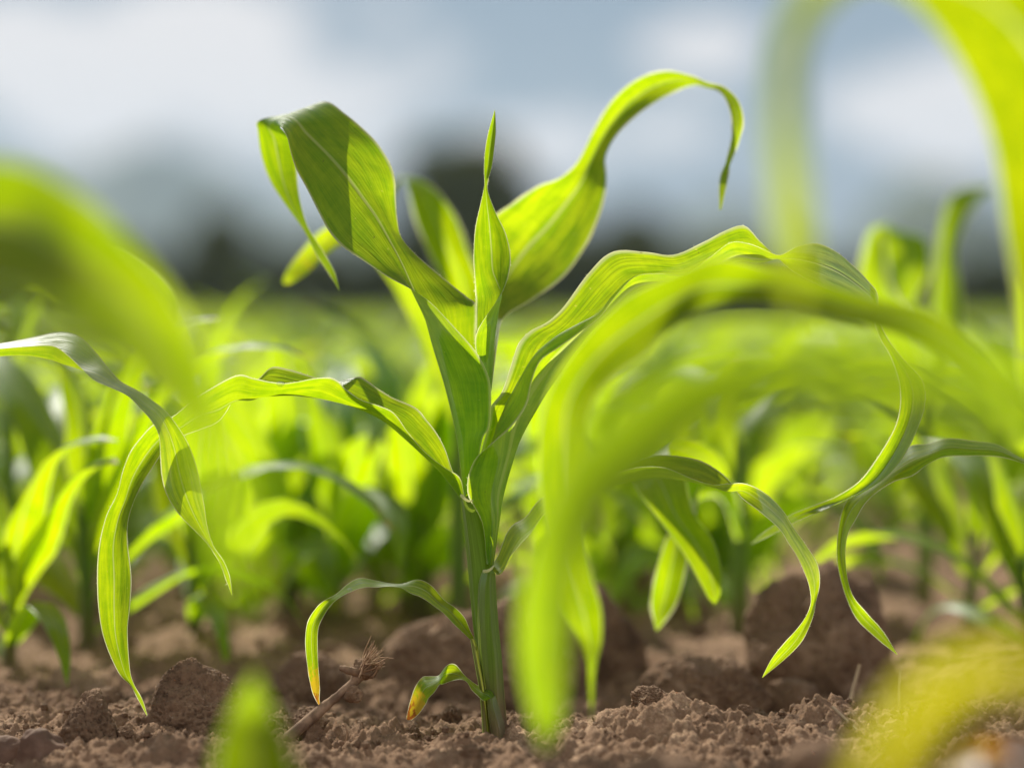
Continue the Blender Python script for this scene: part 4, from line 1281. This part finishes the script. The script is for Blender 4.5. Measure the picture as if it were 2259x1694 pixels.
# ------------------------------------------------------------------ trees, hills
def tree_parts(seed, H, Wd):
    rg = np.random.default_rng(seed)
    th = H * 0.30
    t = np.linspace(0, 1, 7)
    V, Q = tube_np(np.stack([0.15 * np.sin(t * 3 + seed), 0 * t, -0.3 + t * H * 0.62], -1), H * 0.035 * (1.1 - 0.9 * t), 8)
    VV = [V]; QQ = [Q]; off = len(V)
    for i in range(6):
        a = rg.uniform(0, 6.28); z0 = H * rg.uniform(.25, .5); L = Wd * .38
        P = np.stack([np.cos(a) * L * t, np.sin(a) * L * t, z0 + t ** .8 * H * .25], -1)
        V, Q = tube_np(P, H * .014 * (1.1 - t), 6); VV.append(V); QQ.append(Q + off); off += len(V)
    trunk = (np.concatenate(VV), np.concatenate(QQ))
    cl = []
    for i in range(80):
        a = rg.uniform(0, 6.28); r = Wd / 2 * math.sqrt(rg.random()) * .8; z = H * (.06 + .86 * rg.random() ** 1.15)
        r *= math.sin(math.pi * min(1, (z / H) * .85 + .12)) ** .35
        cl.append((r * math.cos(a), r * math.sin(a), z, Wd * rg.uniform(.10, .2)))
    cl.append((0, 0, H * .92, Wd * .12))
    n = 110; VV = []
    for (x, y, z, s) in cl:
        c = rg.normal(size=(n, 3)); c /= np.linalg.norm(c, axis=1)[:, None]; c *= (s * rg.random(n) ** .4)[:, None]
        c += (x, y, z)
        u = rg.normal(size=(n, 3)); u /= np.linalg.norm(u, axis=1)[:, None]
        w = np.cross(u, rg.normal(size=(n, 3))); w /= np.linalg.norm(w, axis=1)[:, None]
        ss = (H * .058 * rg.uniform(.6, 1.3, n))[:, None]
        VV.append(np.stack([c - u * ss, c - w * ss * .6, c + u * ss, c + w * ss * .6], 1).reshape(-1, 3))
    V = np.concatenate(VV)
    return trunk, (V, np.arange(len(V)).reshape(-1, 4))


TREES = []
def tree(px, top, Y, wpx, seed, label, group):
    x = (px - CX) * (Y + FOCUS) / FPX; H = CAMH + (HOR - top) * (Y + FOCUS) / FPX; Wd = wpx * (Y + FOCUS) / FPX
    (tv, tq), (cv, cq) = tree_parts(seed, H, Wd)
    e = empty('tree', (x, Y, 0), label, 'tree', group)
    link('trunk', mesh_np('trunk', tv, quads=tq, mats=[M_BARK]), e)
    link('crown', mesh_np('crown', cv, quads=cq, mats=[M_TREE]), e)


tree(1030, 310, 150, 330, 1, 'tallest blurred dark tree rising behind the upright whorl leaf', 'trees beyond the field')
tree(495, 470, 150, 190, 2, 'blurred dark tree standing above the tree line left of the sharp plant', 'trees beyond the field')
tree(1390, 460, 150, 230, 3, 'blurred dark tree between the two right leaves of the sharp plant', 'trees beyond the field')
LG = 'blurred dark trees of the tree line behind the field'
for i in range(58):
    px = -530 + i * 58
    top = 560 - 110 * math.exp(-((px - 1060) / 190) ** 2) - 25 * math.sin(i * 1.9) - 15 * math.sin(i * 0.7 + 1) + (28 if px > 1520 else 0)
    tree(px, top, 148 + 14 * math.sin(i * 2.1), 170 + 40 * math.sin(i * 3.3), 20 + i, 'blurred dark tree in the low tree line at the far edge of the field', LG)



def hills():
    def strip(Yc, half, bumps, seed, name):
        wx = 0.30 * Yc
        xs = np.linspace(-wx, wx, 150); ys = np.linspace(Yc - half * 1.6, Yc + half * 1.6, 50)
        X, Y = np.meshgrid(xs, ys)
        prof = np.zeros_like(X)
        for c, w, top in bumps:
            prof += (HOR - top) * Yc / FPX * np.exp(-((X - (c - CX) * Yc / FPX) / (w * Yc / FPX)) ** 2)
        Z = prof * np.exp(-((Y - Yc) / (half * .7)) ** 2) * (1 + 0.12 * fbm(X / 60, Y / 60, 0, seed, 4)) - 4
        me = mesh_np('hills', np.stack([X, Y, Z], -1).reshape(-1, 3), quads=grid_faces(50, 150), mats=[M_HILL])
        tag(link('hills', me), kind='structure')
    strip(2300, 320, ((400, 270, 345), (-120, 330, 330), (760, 160, 560), (1100, 300, 600)), 5, 'hills')
    strip(1150, 220, ((1640, 190, 470), (2010, 150, 425), (2330, 260, 440), (1400, 200, 600)), 6, 'hills')


hills()

# ------------------------------------------------------------------ light, sky, haze, camera
SUN_AZ = math.radians(-24)     # from straight ahead (+Y), towards the left
SUN_EL = math.radians(44)
sd = Vector((math.sin(SUN_AZ) * math.cos(SUN_EL), math.cos(SUN_AZ) * math.cos(SUN_EL), math.sin(SUN_EL)))
sun = bpy.data.lights.new('sun', 'SUN'); sun.energy = 5.0; sun.angle = math.radians(0.5); sun.color = (1.0, 0.91, 0.77)
so = bpy.data.objects.new('sun', sun); COL.objects.link(so); so.rotation_euler = sd.to_track_quat('Z', 'Y').to_euler(); so.location = (0, 0, 20)

w = bpy.data.worlds.new('World'); SC.world = w; w.use_nodes = True
nt = w.node_tree; nt.nodes.clear(); g = N(nt)
sky = g('ShaderNodeTexSky'); sky.sky_type = 'NISHITA'; sky.sun_disc = False
sky.sun_elevation = SUN_EL; sky.sun_rotation = SUN_AZ
sky.air_density = 1.0; sky.dust_density = 1.5
bg = g('ShaderNodeBackground'); bg.inputs[1].default_value = 0.10
tc = g('ShaderNodeTexCoord')
mp = g('ShaderNodeMapping'); mp.inputs['Scale'].default_value = (24, 24, 42); mp.inputs['Location'].default_value = (1.3, 0, 0.4)
g.l(tc.outputs['Generated'], mp.inputs[0])
nz = g('ShaderNodeTexNoise'); nz.inputs['Scale'].default_value = 1; nz.inputs['Detail'].default_value = 4; g.l(mp.outputs[0], nz.inputs['Vector'])


def skydir(px, py):
    v = Vector((px - CX, FPX, HOR - py)).normalized(); return v


sepd = g('ShaderNodeSeparateXYZ'); g.l(tc.outputs['Generated'], sepd.inputs[0])
mask = None
# cloud banks: centre direction and half sizes (radians)
for (px, py, sx, sy, amp) in ((330, 150, 620, 230, 1.0), (1080, 330, 460, 90, .75), (1570, 105, 150, 70, .9), (2080, 250, 260, 130, 1.0), (1450, 300, 200, 90, .55), (700, -300, 900, 160, .6), (2300, -250, 700, 150, .5)):
    v = skydir(px, py)
    ax = g.math('DIVIDE', g.math('SUBTRACT', sepd.outputs[0], v.x), sx / FPX)
    az = g.math('DIVIDE', g.math('SUBTRACT', sepd.outputs[2], v.z), sy / FPX)
    q = g.math('ADD', g.math('MULTIPLY', ax, ax), g.math('MULTIPLY', az, az))
    e = g.math('MULTIPLY', g.math('EXPONENT', g.math('MULTIPLY', q, -1.0)), amp)
    e = g.math('MULTIPLY', e, g.math('GREATER_THAN', sepd.outputs[1], 0.0))
    mask = e if mask is None else g.math('MAXIMUM', mask, e)
cov = g.math('ADD', mask, g.math('MULTIPLY', g.math('SUBTRACT', nz.outputs['Fac'], 0.5), 1.3))
back = g.ramp(sepd.outputs[1], (0.25, -0.3, 0.0, 0.62))  # extra cloud cover added behind the camera for fill
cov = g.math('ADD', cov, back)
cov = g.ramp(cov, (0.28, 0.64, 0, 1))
# unseen cloud behind the camera, added and made brighter as fill light
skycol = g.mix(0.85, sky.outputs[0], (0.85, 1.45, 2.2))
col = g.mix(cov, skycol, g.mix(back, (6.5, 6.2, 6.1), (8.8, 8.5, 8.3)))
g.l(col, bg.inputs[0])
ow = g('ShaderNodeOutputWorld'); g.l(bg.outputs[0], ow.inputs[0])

# air
def haze():
    x0, x1, y0, y1, z0, z1 = -1600, 1600, -80, 2950, -12, 190
    V = np.array([[x, y, z] for x in (x0, x1) for y in (y0, y1) for z in (z0, z1)], float)
    Q = np.array([[0, 1, 3, 2], [4, 6, 7, 5], [0, 4, 5, 1], [2, 3, 7, 6], [0, 2, 6, 4], [1, 5, 7, 3]])
    m, nt = nt_new('haze_air'); g = N(nt)
    pv = g('ShaderNodeVolumePrincipled'); pv.inputs['Color'].default_value = (0.62, 0.80, 1.0, 1); pv.inputs['Density'].default_value = 0.00022
    pv.inputs['Anisotropy'].default_value = 0.2
    o = g('ShaderNodeOutputMaterial'); g.l(pv.outputs[0], o.inputs['Volume'])
    ob = link('haze', mesh_np('haze', V, quads=Q, mats=[m], smooth=False)); tag(ob, 'thin pale haze over the field and hills', 'haze', kind='stuff')


haze()

cam = bpy.data.cameras.new('camera'); cam.lens = 100; cam.sensor_width = 36; cam.sensor_fit = 'HORIZONTAL'
cam.shift_y = -(847 - HOR) / 2259
cam.clip_start = 0.02; cam.clip_end = 8000
cam.dof.use_dof = True; cam.dof.focus_distance = FOCUS - 0.002; cam.dof.aperture_fstop = 2.9; cam.dof.aperture_blades = 0
co = bpy.data.objects.new('camera', cam); COL.objects.link(co)
co.location = (0, -FOCUS, CAMH); co.rotation_euler = (math.radians(90), 0, 0)
SC.camera = co

SC.render.engine = 'CYCLES'
cy = SC.cycles
cy.use_denoising = True
try: cy.denoiser = 'OPENIMAGEDENOISE'
except Exception: pass
cy.max_bounces = 8; cy.diffuse_bounces = 4; cy.transmission_bounces = 6; cy.glossy_bounces = 2; cy.volume_bounces = 0
cy.caustics_reflective = False; cy.caustics_refractive = False
cy.sample_clamp_indirect = 6
vs = SC.view_settings
vs.view_transform = 'Standard'; vs.look = 'None'; vs.gamma = 1; vs.exposure = 0.43
